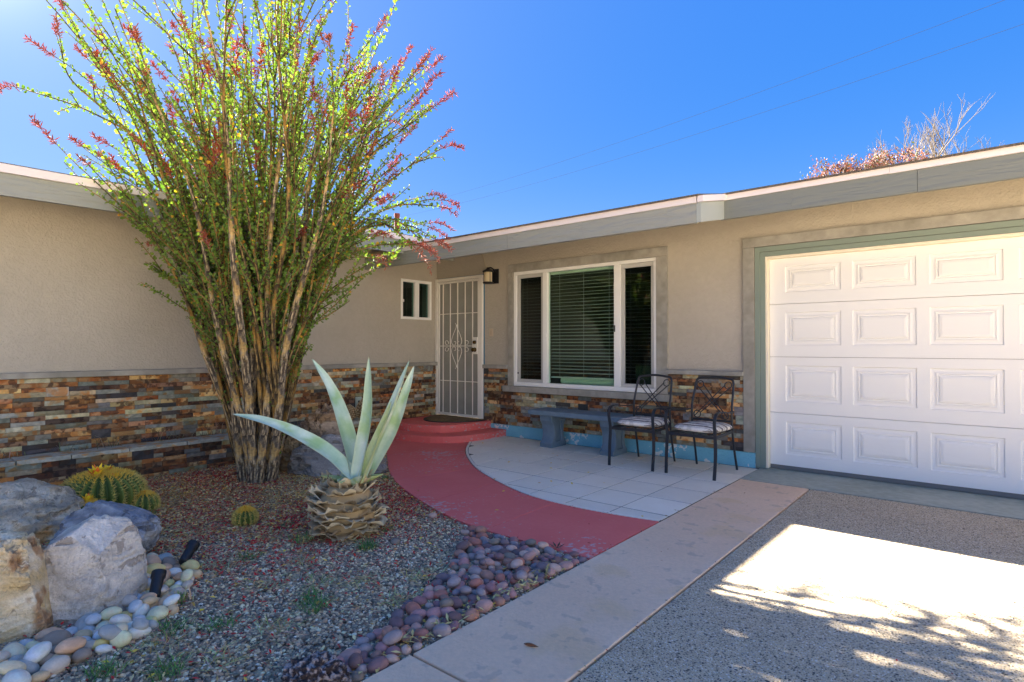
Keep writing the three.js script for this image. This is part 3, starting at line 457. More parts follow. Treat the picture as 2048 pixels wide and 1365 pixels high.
// ---------------------------------------------------------------- stacked stone
const PAL = [ // [kind, sRGB, weight on walls, weight on planter]
  ['r', [184, 152, 118], 7, 5], ['r', [198, 168, 122], 7, 5], ['r', [160, 132, 106], 10, 9], ['r', [136, 116, 98], 9, 10], ['r', [110, 96, 86], 6, 10], ['r', [214, 192, 150], 6, 2],
  ['s', [172, 172, 156], 10, 4], ['s', [154, 156, 146], 9, 5], ['s', [194, 190, 168], 7, 3], ['s', [138, 140, 132], 7, 6], ['s', [98, 94, 92], 4, 8], ['s', [216, 204, 166], 6, 2], ['s', [80, 78, 80], 2, 6], ['s', [192, 180, 144], 6, 3]];
function stoneGeo(w, h, dep, rough) { // uneven split face, back at z = 0
  const nx = w > 0.16 ? 4 : 3, ny = 2, P = [];
  for (let j = 0; j <= ny; j++) for (let i = 0; i <= nx; i++) {
    const e = i === 0 || i === nx || j === 0 || j === ny, jx = i && i < nx ? U(-0.2, 0.2) / nx : 0, jy = j && j < ny ? U(-0.2, 0.2) / ny : 0;
    P.push(V((i / nx + jx - 0.5) * w, (j / ny + jy - 0.5) * h, dep + (e ? U(-0.5, 0.1) : U(-0.2, 1)) * rough));
  }
  const pos = [], q = (a, b, c, d) => { for (const v of [a, b, c, a, c, d]) pos.push(v.x, v.y, v.z); }, at = (i, j) => P[j * (nx + 1) + i], bk = (v) => V(v.x, v.y, 0);
  for (let j = 0; j < ny; j++) for (let i = 0; i < nx; i++) q(at(i, j), at(i + 1, j), at(i + 1, j + 1), at(i, j + 1));
  for (let i = 0; i < nx; i++) { q(bk(at(i, 0)), bk(at(i + 1, 0)), at(i + 1, 0), at(i, 0)); q(at(i, ny), at(i + 1, ny), bk(at(i + 1, ny)), bk(at(i, ny))); }
  for (let j = 0; j < ny; j++) { q(at(0, j), at(0, j + 1), bk(at(0, j + 1)), bk(at(0, j))); q(bk(at(nx, j)), bk(at(nx, j + 1)), at(nx, j + 1), at(nx, j)); }
  const g = new THREE.BufferGeometry(); g.setAttribute('position', new THREE.Float32BufferAttribute(pos, 3)); g.computeVertexNormals();
  return boxUV(g, U(0, 9), U(0, 9));
}
function layRows(L, y0, y1, band) { // list of [s0, s1, y0, y1] along a wall of length L
  const out = [], n = Math.max(1, Math.round((y1 - y0) / band)), H = (y1 - y0) / n;
  for (let b = 0; b < n; b++) {
    let s = -U(0, 0.2); const ya = y0 + b * H;
    while (s < L) {
      const l = U(0.22, 0.5);
      if (rnd() < 0.12) { const w = U(0.10, 0.19); out.push([s, s + w, ya, ya + H]); s += w; continue; }
      const m = ya + H * U(0.42, 0.58);
      for (const [c, d] of [[ya, m], [m, ya + H]]) { const k = Math.max(1, Math.round(l / U(0.15, 0.32))), ws = []; let t = 0; for (let i = 0; i < k; i++) { const w = U(0.6, 1.4); ws.push(w); t += w; } let x = s; for (const w of ws) { out.push([x, x + w / t * l, c, d]); x += w / t * l; } }
      s += l;
    }
  }
  return out.map(([a, b, c, d]) => [Math.max(0, a), Math.min(L, b), c, d]).filter(([a, b]) => b - a > 0.025);
}
function makeStones(list, weightCol) { // list of {pos:[x,y,z], turn, w, h}
  const tot = PAL.reduce((a, p) => a + p[weightCol], 0);
  return list.map((s) => {
    let r = rnd() * tot, k = 0; while ((r -= PAL[k][weightCol]) > 0) k++;
    const t = U(0.82, 1.12) * (weightCol === 3 ? 0.86 : 1), c = lin(PAL[k][1].map((v) => v / 255 * t * U(0.96, 1.04)));
    const g = vcol(stoneGeo(s.w - 0.0025, s.h - 0.0025, U(0.016, 0.028), 0.005), () => c);
    return { ...s, g, m: PAL[k][0] === 'r' ? M.rustStone : M.slate, size: s.w * s.h / CAM.distanceToSquared(V(...s.pos)) };
  });
}
function placeStones(all, parent, max) {
  all.sort((a, b) => b.size - a.size);
  const rest = { r: [], s: [] };
  all.forEach((s, i) => {
    if (i < max) { const o = mesh('stone', s.g, s.m, parent); o.position.set(...s.pos); o.rotation.y = s.turn; } else { const g = s.g; g.rotateY(s.turn); g.translate(...s.pos); rest[s.m === M.rustStone ? 'r' : 's'].push(g); }
  });
  for (const k of ['r', 's']) if (rest[k].length) stuff(mesh('small_stones', merge(rest[k]), k === 'r' ? M.rustStone : M.slate, parent));
}
{
  rnd = RNG(31);
  const L = [];
  for (const [a, b, c, d] of layRows(7.4, 0.19, 0.963, 0.086)) { const z = 0.01 + (a + b) / 2; L.push({ pos: [0.002, (c + d) / 2, z], turn: Math.PI / 2, w: b - a, h: d - c }); }
  const B = (x0, x1, y0, y1) => { for (const [a, b, c, d] of layRows(x1 - x0, y0, y1, 0.086)) L.push({ pos: [x0 + (a + b) / 2, (c + d) / 2, 0.002], turn: 0, w: b - a, h: d - c }); };
  B(1.035, 1.494, 0.62, 0.943); B(1.035, 4.732, 0.154, 0.62); B(3.892, 4.732, 0.62, 0.943);
  const v = part('stone_veneer', house);
  mesh('mortar', merge([box(0.0005, 0.008, -0.1, 0.964, 0.028, 7.4), box(1.032, 4.734, 0.153, 0.626, 0.0005, 0.008), box(1.032, 1.494, 0.627, 0.944, 0.0005, 0.008), box(3.892, 4.734, 0.627, 0.944, 0.0005, 0.008)]), std({ color: C(60, 54, 48), roughness: 1 }), v);
  placeStones(makeStones(L.filter((s) => s.pos[0] > 0.5 || s.pos[2] < 6.2), 2), v, 300);
}
// ---------------------------------------------------------------- planter
{
  rnd = RNG(47);
  const p = thing('stone_planter', 'low planter faced with dark stacked stone below the wing wall', 'planter');
  mesh('core', merge([box(0.30, 0.428, -0.1, 0.262, 1.47, 7.4), box(0.066, 0.30, -0.1, 0.262, 1.47, 1.60)]), std({ color: C(58, 52, 48), roughness: 1 }), p);
  const L = [];
  for (const [a, b, c, d] of layRows(5.2, -0.02, 0.264, 0.108)) L.push({ pos: [0.429, (c + d) / 2, 1.45 + (a + b) / 2], turn: Math.PI / 2, w: b - a, h: d - c });
  for (const [a, b, c, d] of layRows(0.38, -0.02, 0.264, 0.10)) L.push({ pos: [0.07 + (a + b) / 2, (c + d) / 2, 1.469], turn: Math.PI, w: b - a, h: d - c });
  placeStones(makeStones(L, 3), p, 300);
  // cap of flat irregular slabs
  let z = 1.44;
  while (z < 7.2) {
    const l = U(0.34, 0.62), o = [], x1 = 0.455;
    for (let i = 0; i <= 6; i++) o.push([x1 + U(-0.014, 0.014), z + 0.004 + (l - 0.008) * i / 6]);
    for (let i = 6; i >= 0; i--) o.push([z < 1.5 ? 0.07 : 0.20 + U(-0.02, 0.02), z + 0.004 + (l - 0.008) * i / 6]);
    const t = pick([[214, 206, 184], [188, 190, 182], [226, 212, 178], [200, 198, 184]]), y1 = 0.296 + U(-0.004, 0.006);
    mesh('cap_stone', vcol(prism(o.reverse(), 0.265, y1, 0.006), () => lin(t.map((v) => v / 255))), M.slate, p);
    z += l;
  }
  mesh('soil', (() => { const g = new THREE.PlaneGeometry(0.26, 5.8, 6, 90); g.rotateX(-Math.PI / 2); const q = g.attributes.position; for (let i = 0; i < q.count; i++) q.setY(i, 0.22 + 0.03 * f3(q.getX(i) * 9, 0, q.getZ(i) * 9)); g.computeVertexNormals(); g.translate(0.17, 0, 4.5); return boxUV(g); })(), M.soil, p);
}

// ---------------------------------------------------------------- wall fittings
{
  const l = thing('wall_lantern', 'black wall lantern with cream glass beside the front door', 'lantern', [1.255, 2.27, 0.001]);
  mesh('back_plate', box(-0.055, 0.055, -0.10, 0.11, 0, 0.022, 0.006), M.black, l);
  const lathe = (a, m, n, x, z) => { const g = new THREE.LatheGeometry(a.map(([r, y]) => new THREE.Vector2(r, y)), 20); g.translate(x, 0, z); return mesh(n, g, m, l); };
  mesh('arm', tube(smooth([V(0, 0.07, 0.02), V(0, 0.10, 0.06), V(-0.02, 0.125, 0.11), V(-0.03, 0.10, 0.145)], 12), 0.009, 6), M.black, l);
  lathe([[0.0, 0.125], [0.018, 0.12], [0.03, 0.10], [0.078, 0.072], [0.082, 0.06], [0.07, 0.056], [0, 0.058]], M.black, 'cap', -0.03, 0.145);
  lathe([[0, 0.055], [0.058, 0.055], [0.058, -0.085], [0, -0.085]], M.lampGlass, 'glass', -0.03, 0.145);
  lathe([[0, -0.086], [0.074, -0.086], [0.078, -0.098], [0.07, -0.11], [0, -0.112]], M.black, 'base', -0.03, 0.145);
  for (let i = 0; i < 4; i++) { const a = i * Math.PI / 2 + 0.4; mesh('rod', tube([V(-0.03 + 0.068 * Math.cos(a), -0.088, 0.145 + 0.068 * Math.sin(a)), V(-0.03 + 0.068 * Math.cos(a), 0.058, 0.145 + 0.068 * Math.sin(a))], 0.004, 5), M.black, l); }
  tag(mesh('conduit', tube(smooth([V(0.975, 2.66, 0.012), V(1.02, 2.54, 0.012), V(1.07, 2.43, 0.012), V(1.16, 2.395, 0.012), V(1.215, 2.37, 0.012)], 16), 0.007, 6), std({ color: C(180, 168, 148) })), 'thin tan cable running from the eave to the wall lantern', 'cable');
  const s = thing('wall_plate', 'small tan cover plate on the wall between door and window', 'cover plate', [1.16, 1.465, 0.001]);
  mesh('plate', box(-0.036, 0.036, -0.056, 0.056, 0, 0.007, 0.002), std({ color: C(190, 174, 150), roughness: 0.5 }), s); mesh('rocker', box(-0.016, 0.016, -0.032, 0.032, 0.0075, 0.011, 0.002), std({ color: C(182, 166, 142), roughness: 0.5 }), s);
  const e = thing('outlet_box', 'grey weatherproof outlet box on the stone behind the pine cones', 'outlet', [0.034, 0.49, 1.5]);
  mesh('cover', (() => { const g = new RoundedBoxGeometry(0.03, 0.16, 0.10, 2, 0.012); g.translate(0.014, 0, 0); return g; })(), std({ color: C(176, 186, 172), roughness: 0.5 }), e); mesh('slot', box(0.0295, 0.032, -0.05, 0.03, -0.018, 0.018, 0.001), M.black, e);
}
{ // vent pipe on the roof, power lines
  const r = thing('roof_vent_pipe', 'rusty vent pipe standing on the roof', 'pipe', [-2.02, 3.2, -0.83]);
  mesh('pipe', (() => { const g = new THREE.CylinderGeometry(0.05, 0.05, 0.66, 14, 1, true); g.translate(0, 0.28, 0); return g; })(), M.rust, r); mesh('collar', (() => { const g = new THREE.CylinderGeometry(0.056, 0.056, 0.05, 14); g.translate(0, 0.60, 0); return g; })(), M.rust, r);
  for (const [a, b, n] of [[V(-30.47, 11.35, -21.4), V(7.39, 9.6, -12.55), 'upper'], [V(-30.47, 10.8, -21.4), V(7.39, 8.83, -12.55), 'lower']]) {
    const pts = []; for (let i = 0; i <= 60; i++) { const t = i / 60 * 1.7 - 0.15; pts.push(a.clone().lerp(b, t).add(V(0, -0.55 * 4 * (0.25 - (t - 0.5) * (t - 0.5)) + 0.35, 0))); }
    tag(mesh('power_line', tube(pts, 0.0045, 5), M.wire), `${n} of two thin power lines crossing the sky behind the roof`, 'power line', 'power lines');
  }
}

// ---------------------------------------------------------------- patio furniture
{
  const b = thing('garden_bench', 'blue grey concrete bench against the house under the window', 'bench', [2.92, 0, 0.28]);
  const seat = new THREE.ExtrudeGeometry(new THREE.Shape([[-0.71, -0.2], [0.71, -0.2], [0.71, 0.2], [-0.71, 0.2]].map(([x, y]) => new THREE.Vector2(x, y))), { depth: 0.035, bevelEnabled: true, bevelThickness: 0.014, bevelSize: 0.016, bevelOffset: -0.016, bevelSegments: 3 });
  seat.rotateX(-Math.PI / 2); seat.translate(0, 0.411, 0); mesh('seat', boxUV(seat), M.bench, b);
  for (const x of [-0.46, 0.41]) { // waisted pedestal with a recessed side
    const g = part('leg', b), sh = new THREE.Shape(); sh.moveTo(-0.16, 0); sh.lineTo(0.16, 0); sh.lineTo(0.165, 0.05); sh.bezierCurveTo(0.11, 0.09, 0.10, 0.14, 0.105, 0.2); sh.bezierCurveTo(0.11, 0.28, 0.14, 0.31, 0.16, 0.33); sh.lineTo(0.165, 0.396); sh.lineTo(-0.165, 0.396); sh.lineTo(-0.16, 0.33); sh.bezierCurveTo(-0.14, 0.31, -0.11, 0.28, -0.105, 0.2); sh.bezierCurveTo(-0.10, 0.14, -0.11, 0.09, -0.165, 0.05); sh.closePath();
    const hole = new THREE.Path(); hole.moveTo(-0.07, 0.07); hole.lineTo(0.07, 0.07); hole.lineTo(0.062, 0.2); hole.lineTo(0.08, 0.33); hole.lineTo(-0.08, 0.33); hole.lineTo(-0.062, 0.2); hole.closePath();
    const shell = sh.clone(); shell.holes.push(hole);
    const ex = (s, d, z) => { const e = new THREE.ExtrudeGeometry(s, { depth: d, bevelEnabled: true, bevelThickness: 0.005, bevelSize: 0.005, bevelOffset: -0.005, bevelSegments: 2 }); e.translate(0, 0, z); e.rotateY(Math.PI / 2); e.translate(x, 0, 0); return boxUV(e); };
    mesh('pedestal', merge([ex(shell, 0.03, -0.085), ex(shell, 0.03, 0.055), ex(sh, 0.12, -0.06)]), M.bench, g);
  }
}
const chairParts = [];
function chair(x, z, turn, label) {
  const o = thing('patio_chair', label, 'chair', [x, 0, z], 'metal patio chairs');
  o.rotation.y = turn;
  const w = 0.245;
  for (const s of [-1, 1]) { // front leg sweeping into the arm
    const pts = smooth([V(s * w, 0.0, 0.31), V(s * (w + 0.005), 0.2, 0.292), V(s * w, 0.40, 0.285), V(s * (w + 0.004), 0.54, 0.31), V(s * (w + 0.006), 0.605, 0.285), V(s * (w + 0.006), 0.628, 0.22), V(s * (w + 0.004), 0.615, 0.05), V(s * 0.235, 0.60, -0.12), V(s * 0.225, 0.605, -0.185)], 44);
    mesh('front_leg', bar(pts, 0.030, 0.010, V(1, 0, 0)), M.iron, o);
    mesh('back_leg', tube(smooth([V(s * 0.215, 0.0, -0.32), V(s * 0.21, 0.2, -0.265), V(s * 0.21, 0.40, -0.215), V(s * 0.212, 0.62, -0.20), V(s * 0.205, 0.80, -0.255), V(s * 0.20, 0.88, -0.278)], 26), 0.0115, 8), M.iron, o);
  }
  mesh('top_rail', tube(smooth([V(-0.20, 0.875, -0.277), V(-0.185, 0.915, -0.288), V(-0.13, 0.928, -0.292), V(0, 0.94, -0.296), V(0.13, 0.928, -0.292), V(0.185, 0.915, -0.288), V(0.20, 0.875, -0.277)], 28), 0.0125, 8), M.iron, o);
  mesh('back_rail', bar([V(-0.21, 0.50, -0.205), V(0.21, 0.50, -0.205)], 0.022, 0.010, V(0, 1, 0)), M.iron, o);
  mesh('seat_frame', merge([bar([V(-w, 0.395, 0.28), V(w, 0.395, 0.28)], 0.030, 0.012), bar([V(-0.21, 0.40, -0.215), V(0.21, 0.40, -0.215)], 0.026, 0.012), bar([V(-w, 0.395, 0.285), V(-0.21, 0.40, -0.215)], 0.028, 0.012), bar([V(w, 0.395, 0.285), V(0.21, 0.40, -0.215)], 0.028, 0.012), ...[-0.14, -0.05, 0.05, 0.14].map((k) => bar([V(k, 0.398, 0.28), V(k, 0.398, -0.215)], 0.004, 0.03))]), M.iron, o);
  // crossed double rods ending in rings
  const bk = (x, y) => V(x, y, -0.2 - Math.max(0, (y - 0.6)) * 0.30 + 0.012), rods = [];
  for (const s of [-1, 1]) for (const d of [-1, 1]) rods.push(tube([bk(-0.145 * s + d * 0.026, 0.555 + 0.014 * d * s + 0.0), bk(0.0 + d * 0.026, 0.70), bk(0.145 * s + d * 0.026, 0.85 - 0.014 * d * s)], 0.006, 6));
  mesh('cross_rods', merge(rods), M.iron, o);
  for (const sx of [-1, 1]) for (const y of [0.555, 0.86]) { const ring = []; for (let i = 0; i <= 20; i++) { const a = i / 20 * Math.PI * 2; ring.push(bk(sx * 0.148 + Math.cos(a) * 0.036, y + Math.sin(a) * 0.036)); } mesh('scroll_ring', tube(ring, 0.0055, 6, false), M.iron, o); }
  const c = thing('seat_cushion', label.includes('bench') ? 'striped cushion on the patio chair beside the bench' : 'striped cushion on the patio chair beside the garage', 'cushion', [x, 0.411, z], 'striped chair cushions');
  c.rotation.y = turn + U(-0.05, 0.05);
  const P = [], I = [], nu = 48, nv = 20, se = (t, e) => Math.sign(t) * Math.pow(Math.abs(t), e);
  for (let j = 0; j <= nv; j++) for (let i = 0; i <= nu; i++) {
    const a = i / nu * Math.PI * 2, b = (j / nv - 0.5) * Math.PI, cb = se(Math.cos(b), 0.55), X = 0.232 * cb * se(Math.cos(a), 0.42), Z = 0.242 * cb * se(Math.sin(a), 0.42), Y = se(Math.sin(b), 0.9), pk = 0.006 * f3(X * 16 + x * 9, Y, Z * 16, 3) + 0.004 * Math.sin(Z * 60 + 4 * X);
    P.push(X, 0.034 + (Y > 0 ? Y * 0.046 : Y * 0.032) + (Y > 0.1 ? pk : 0), Z);
  }
  for (let j = 0; j < nv; j++) for (let i = 0; i < nu; i++) { const a = j * (nu + 1) + i, b = a + nu + 1; I.push(a, b, a + 1, b, b + 1, a + 1); }
  let g = new THREE.BufferGeometry(); g.setAttribute('position', new THREE.Float32BufferAttribute(P, 3)); g.setIndex(I); g = mergeVertices(g, 1e-5); g.computeVertexNormals();
  const uvS = new Float32Array(g.attributes.position.count * 2); for (let i = 0; i < uvS.length / 2; i++) { uvS[i * 2] = g.attributes.position.getZ(i) + 0.5 * (0.034 - g.attributes.position.getY(i)) * Math.sign(g.attributes.position.getZ(i)) * 0.5; uvS[i * 2 + 1] = g.attributes.position.getX(i); } g.setAttribute('uv', new THREE.BufferAttribute(uvS, 2));
  mesh('pad', g, M.cushion, c);
  const rim = []; for (let i = 0; i <= 60; i++) { const a = i / 60 * Math.PI * 2, k = Math.pow(Math.pow(Math.abs(Math.cos(a)), 8) + Math.pow(Math.abs(Math.sin(a)), 8), -1 / 8); rim.push(V(0.226 * k * Math.cos(a), 0.034 + 0.003 * Math.sin(i * 2.3), 0.236 * k * Math.sin(a))); }
  mesh('piping', tube(rim, 0.0045, 6, false), std({ color: C(120, 104, 92) }), c);
}
rnd = RNG(71);
chair(3.858, 0.565, 0.02, 'black metal patio chair with scrolled back standing beside the bench');
chair(4.505, 0.55, -0.05, 'black metal patio chair with scrolled back standing beside the garage trim');

// ---------------------------------------------------------------- gravel bed
const gh = (x, z) => -0.022 + 0.012 * f3(x * 1.3, 2, z * 1.3, 3) + 0.055 * sm(4.2, 5.4, z) * sm(1.6, 0.6, x) + 0.012 * sm(1.0, 0.0, Math.hypot(x - 1.4, z - 3.6)) + 0.01 * sm(0.7, 0.0, Math.hypot(x - 3.4, z - 3.95));
function inBed(x, z) { if (x < 0.46 || x > 4.885 || z > 9) return false; if (z > 3.29) return true; // left of the outer edge of the path
  for (let i = 0; i + 1 < OUTER.length; i++) if (x >= OUTER[i][0] && x < OUTER[i + 1][0]) { const t = (x - OUTER[i][0]) / (OUTER[i + 1][0] - OUTER[i][0]); return z > OUTER[i][1] + (OUTER[i + 1][1] - OUTER[i][1]) * t + 0.004; }
  return x < 0.5 ? z > 1.45 : true; }
tag(struct(mesh('gravel_bed', (() => { const g = new THREE.PlaneGeometry(4.46, 7.8, 120, 200); g.rotateX(-Math.PI / 2); g.translate(2.665, 0, 5.1); const p = g.attributes.position; for (let i = 0; i < p.count; i++) p.setY(i, gh(p.getX(i), p.getZ(i)) - 0.006); g.computeVertexNormals(); return boxUV(g); })(), M.soil)), 'earth bed under the gravel', 'bed');
const FW = V(-0.6389, 0, -0.7693), RT = V(0.7693, 0, -0.6389);
const dpt = (x, z) => (x - CAM.x) * FW.x + (z - CAM.z) * FW.z;
const seen = (x, z, m = 0.12) => { const d = dpt(x, z); if (d < 0.9) return false; const sx = ((x - CAM.x) * RT.x + (z - CAM.z) * RT.z) / d * 1145.7 / 2048; const sy = 1.25 / d * 1145.7 / 1365; return Math.abs(sx) < 0.5 + m && sy < 0.5 + m; };
function instanced(name, g, m, list, parent) { // list of [Matrix4, Color]
  const o = new THREE.InstancedMesh(g, m, list.length); o.name = parent ? name : numbered(name); o.castShadow = o.receiveShadow = true;
  list.forEach(([mt, c], i) => { o.setMatrixAt(i, mt); o.setColorAt(i, c); });
  (parent || scene).add(o); return stuff(o);
}
const TM = (x, y, z, rx, ry, rz, sx, sy, sz) => new THREE.Matrix4().compose(V(x, y, z), new THREE.Quaternion().setFromEuler(new THREE.Euler(rx, ry, rz)), V(sx, sy, sz));
const rock0 = (() => { let g = mergeVertices(new THREE.IcosahedronGeometry(1, 1).deleteAttribute('normal').deleteAttribute('uv')); const p = g.attributes.position; for (let i = 0; i < p.count; i++) { const k = 1 + 0.16 * hash3(i, 3, 5) - 0.08; p.setXYZ(i, p.getX(i) * k, p.getY(i) * k, p.getZ(i) * k); } g.computeVertexNormals(); return boxUV(g); })();
{
  rnd = RNG(101);
  const list = [], pal = [[120, 114, 106], [104, 102, 98], [138, 132, 122], [158, 148, 132], [90, 86, 82], [142, 124, 108], [180, 168, 146], [118, 102, 92], [208, 196, 172], [110, 112, 104]];
  const n = 215000;
  for (let i = 0; i < n; i++) {
    const x = U(0.46, 4.885), z = U(1.5, 6.0);
    if (!inBed(x, z) || !seen(x, z)) continue;
    const r = U(0.0055, 0.0095) * (rnd() < 0.08 ? 1.35 : 1), c = pick(pal), t = U(0.66, 1.15) * 1.32;
    list.push([TM(x, gh(x, z) + U(0, 0.006), z, U(-0.5, 0.5), U(0, 6.3), U(-0.5, 0.5), r * U(0.8, 1.35), r * U(0.55, 0.9), r), C(Math.min(242, c[0] * t * 1.06), Math.min(230, c[1] * t * 0.985), Math.min(206, c[2] * t * 0.88))]);
  }
  tag(instanced('gravel', rock0, M.gravel, list), 'small grey gravel covering the planting bed', 'gravel');
  console.log('gravel', list.length);
  // fallen red blossom and straw-coloured leaflets, thick near the shrub and along the path
  const chip = (() => { const g = new THREE.BufferGeometry(); g.setAttribute('position', new THREE.Float32BufferAttribute([-1, 0, 0, 0, 0.18, 0.42, 1, 0.1, 0, -1, 0, 0, 1, 0.1, 0, 0, 0.1, -0.42], 3)); g.computeVertexNormals(); return boxUV(g); })();
  const dens = (x, z) => Math.exp(-Math.pow(Math.hypot(x - 1.5, z - 3.7) / 1.35, 2)) + 0.75 * Math.exp(-Math.pow(Math.hypot(x - 2.6, z - 3.25) / 0.75, 2)) + 0.4 * Math.exp(-Math.pow(Math.hypot(x - 2.3, z - 4.5) / 0.9, 2)) + 0.03;
  const red = [], dry = [];
  for (let i = 0; i < 120000; i++) {
    const x = U(0.46, 4.885), z = U(1.5, 6.0); if (!inBed(x, z) || !seen(x, z)) continue;
    const d = dens(x, z); if (rnd() > d) continue;
    const clump = f3(x * 2.4, 5, z * 2.4, 3);
    if (rnd() < 0.30 + 0.55 * clump + 0.3 * sm(2.2, 2.9, x)) red.push([TM(x, gh(x, z) + U(0.016, 0.025), z, U(-0.4, 0.4), U(0, 6.3), U(-0.4, 0.4), U(0.009, 0.019), 0.014, U(0.010, 0.017)), C(U(170, 215), U(34, 60), U(30, 50))]);
    else { const t = U(0.75, 1.1), k = pick([[232, 198, 130], [216, 176, 112], [236, 212, 150], [190, 142, 84], [226, 178, 74]]); dry.push([TM(x, gh(x, z) + U(0.016, 0.025), z, U(-0.4, 0.4), U(0, 6.3), U(-0.4, 0.4), U(0.010, 0.02), 0.014, U(0.011, 0.022)), C(Math.min(255, k[0] * t), k[1] * t, k[2] * t)]); }
  }
  for (let i = 0; i < 150; i++) { const z = U(3.4, 5.0), x = 4.885 - Math.abs(U(-0.09, 0.09)), k = pick([[222, 200, 130], [206, 176, 108], [190, 160, 96]]); dry.push([TM(x, gh(x, z) + U(0.02, 0.045), z, U(-0.5, 0.5), U(0, 6.3), U(-0.4, 0.4), U(0.014, 0.032), 0.02, U(0.012, 0.02)), C(...k)]); }
  // a few blown onto the paving and against its joints
  for (let i = 0; i < 260; i++) {
    const k = rnd(); let x, z, y = 0.004;
    if (k < 0.4) { const t = Math.floor(U(1, 36)); [x, z] = INNER[t]; x += U(-0.03, 0.02); z += U(-0.01, 0.05); } else if (k < 0.6) { x = 4.889 + U(-0.02, 0.02); z = U(0.7, 4.6); y = 0.004; } else if (k < 0.75) { x = 5.496 + U(-0.012, 0.02); z = U(0.7, 4.6); } else if (k < 0.87) { x = U(1.5, 5.4); z = U(0.2, 3.1); } else { x = U(5.6, 8.2); z = U(0.7, 4.2); }
    (rnd() < 0.65 ? red : dry).push([TM(x, y, z, U(-0.3, 0.3), U(0, 6.3), 0, U(0.005, 0.012), 0.01, U(0.005, 0.011)), rnd() < 0.55 ? C(U(120, 180), U(25, 50), 30) : C(U(120, 215), U(90, 180), U(40, 90))]);
  }
  for (let i = 0; i < 170; i++) { const x = U(0.8, 4.9), z = U(0.3, 5.6); const bed = inBed(x, z); if (!bed && rnd() < 0.72) continue; if (!bed && z < 0.2) continue; dry.push([TM(x, bed ? gh(x, z) + 0.022 : 0.006, z, U(-0.3, 0.3), U(0, 6.3), U(-0.3, 0.3), U(0.012, 0.02), 0.02, U(0.02, 0.03)), C(U(226, 246), U(176, 206), U(50, 90))]); }
  tag(instanced('fallen_blossom', chip, M.litter, red), 'fallen red blossom scattered over the gravel', 'blossom');
  tag(instanced('dry_leaf_litter', chip, M.litter, dry), 'straw coloured dry leaflets scattered over the gravel', 'leaf litter');
}
// ---------------------------------------------------------------- boulders
function boulder(label, pos, size, seed, o = {}) {
  const { flat = [], col = () => [150, 150, 150], amp = 0.16, turn = 0, lay = 0, tilt = 0, fine = 0.03, det = 44 } = o;
  let g = mergeVertices(new THREE.IcosahedronGeometry(1, det).deleteAttribute('normal').deleteAttribute('uv')); const p = g.attributes.position, v = V();
  for (let i = 0; i < p.count; i++) {
    v.fromBufferAttribute(p, i).normalize();
    const rg = 1 - Math.abs(f3(v.x * 2.2 + seed, v.y * 3.2, v.z * 2.2, 4)) * 2;
    let r = 1 + amp * 1.5 * f3(v.x * 1.3 + seed, v.y * 1.3, v.z * 1.3, 3) + fine * 1.4 * f3(v.x * 6 + seed, v.y * 6 + 3, v.z * 6, 4) + 0.05 * (rg - 0.6);
    if (lay) r += lay * Math.sin((v.y * 1.0 + 0.35 * v.x + 0.3 * f3(v.x * 2, v.y * 2 + seed, v.z * 2, 3)) * 26);
    for (const [nx, ny, nz, d] of flat) { const q = v.x * nx + v.y * ny + v.z * nz; if (q * r > d) r = d / q + 0.02 * f3(v.x * 5, v.y * 5, v.z * 5 + seed, 3); }
    p.setXYZ(i, v.x * r * size[0], v.y * r * size[1], v.z * r * size[2]);
  }
  g.rotateZ(tilt); g.rotateY(turn); g.computeVertexNormals();
  vcol(g, (x, y, z) => lin(col(x, y, z).map((c) => Math.min(255, c) / 255)));
  const b = mesh('boulder', boxUV(g), M.rock); b.position.set(...pos);
  return tag(b, label, 'boulder');
}
const layered = (a, b, c, f, s, tx = 0.3) => (x, y, z) => { const w = f3(x * 4 + s, y * 4, z * 4, 4), t = clamp(0.5 + 0.5 * Math.sin((y + tx * x + 0.12 * w) * f) * 0.8 + 0.5 * f3(x * 20, y * 34 + s, z * 20, 3)), k = sm(0.15, 0.5, f3(x * 5 + 9 + s, y * 7, z * 5, 3)); return mix3(mix3(a, b, t), c, k); };
boulder('grey granite boulder standing upright behind the cream pebbles', [3.30, 0.07, 5.37], [0.265, 0.33, 0.24], 4, { turn: 0.35, amp: 0.10, flat: [[0.35, 0.35, 0.87, 0.72], [0.85, 0.45, -0.2, 0.78], [-0.7, 0.3, 0.6, 0.8], [0.45, 0.88, 0.1, 0.86], [-0.3, 0.9, 0.3, 0.9]], fine: 0.06, col: layered([216, 206, 190], [248, 238, 220], [192, 186, 176], 26, 1, 1.2) });
boulder('cream and rust boulder with flaking layered face', [3.26, 0.09, 5.74], [0.28, 0.34, 0.24], 9, { turn: 0.7, amp: 0.10, lay: 0.010, fine: 0.14, flat: [[0.6, 0.1, 0.8, 0.74], [0.9, 0.3, -0.3, 0.82], [0, 1, 0.1, 0.90]], col: (x, y, z) => { const w = f3(x * 7, y * 16 + 3, z * 7, 4), k = f3(x * 14 + 5, y * 9, z * 14, 4); return mix3(mix3([238, 206, 146], [252, 240, 212], clamp(0.5 + 1.3 * w)), mix3([214, 146, 74], [176, 128, 88], clamp(0.5 + k)), 0.8 * sm(0.08, 0.42, k + 0.4 * w)); } });
boulder('large rounded tan and grey streaked boulder beside the barrel cactus', [1.62, 0.04, 5.38], [0.46, 0.28, 0.40], 14, { turn: 0.5, amp: 0.10, fine: 0.07, lay: 0.008, col: layered([176, 166, 146], [238, 224, 196], [222, 172, 108], 44, 3, 0.25) });
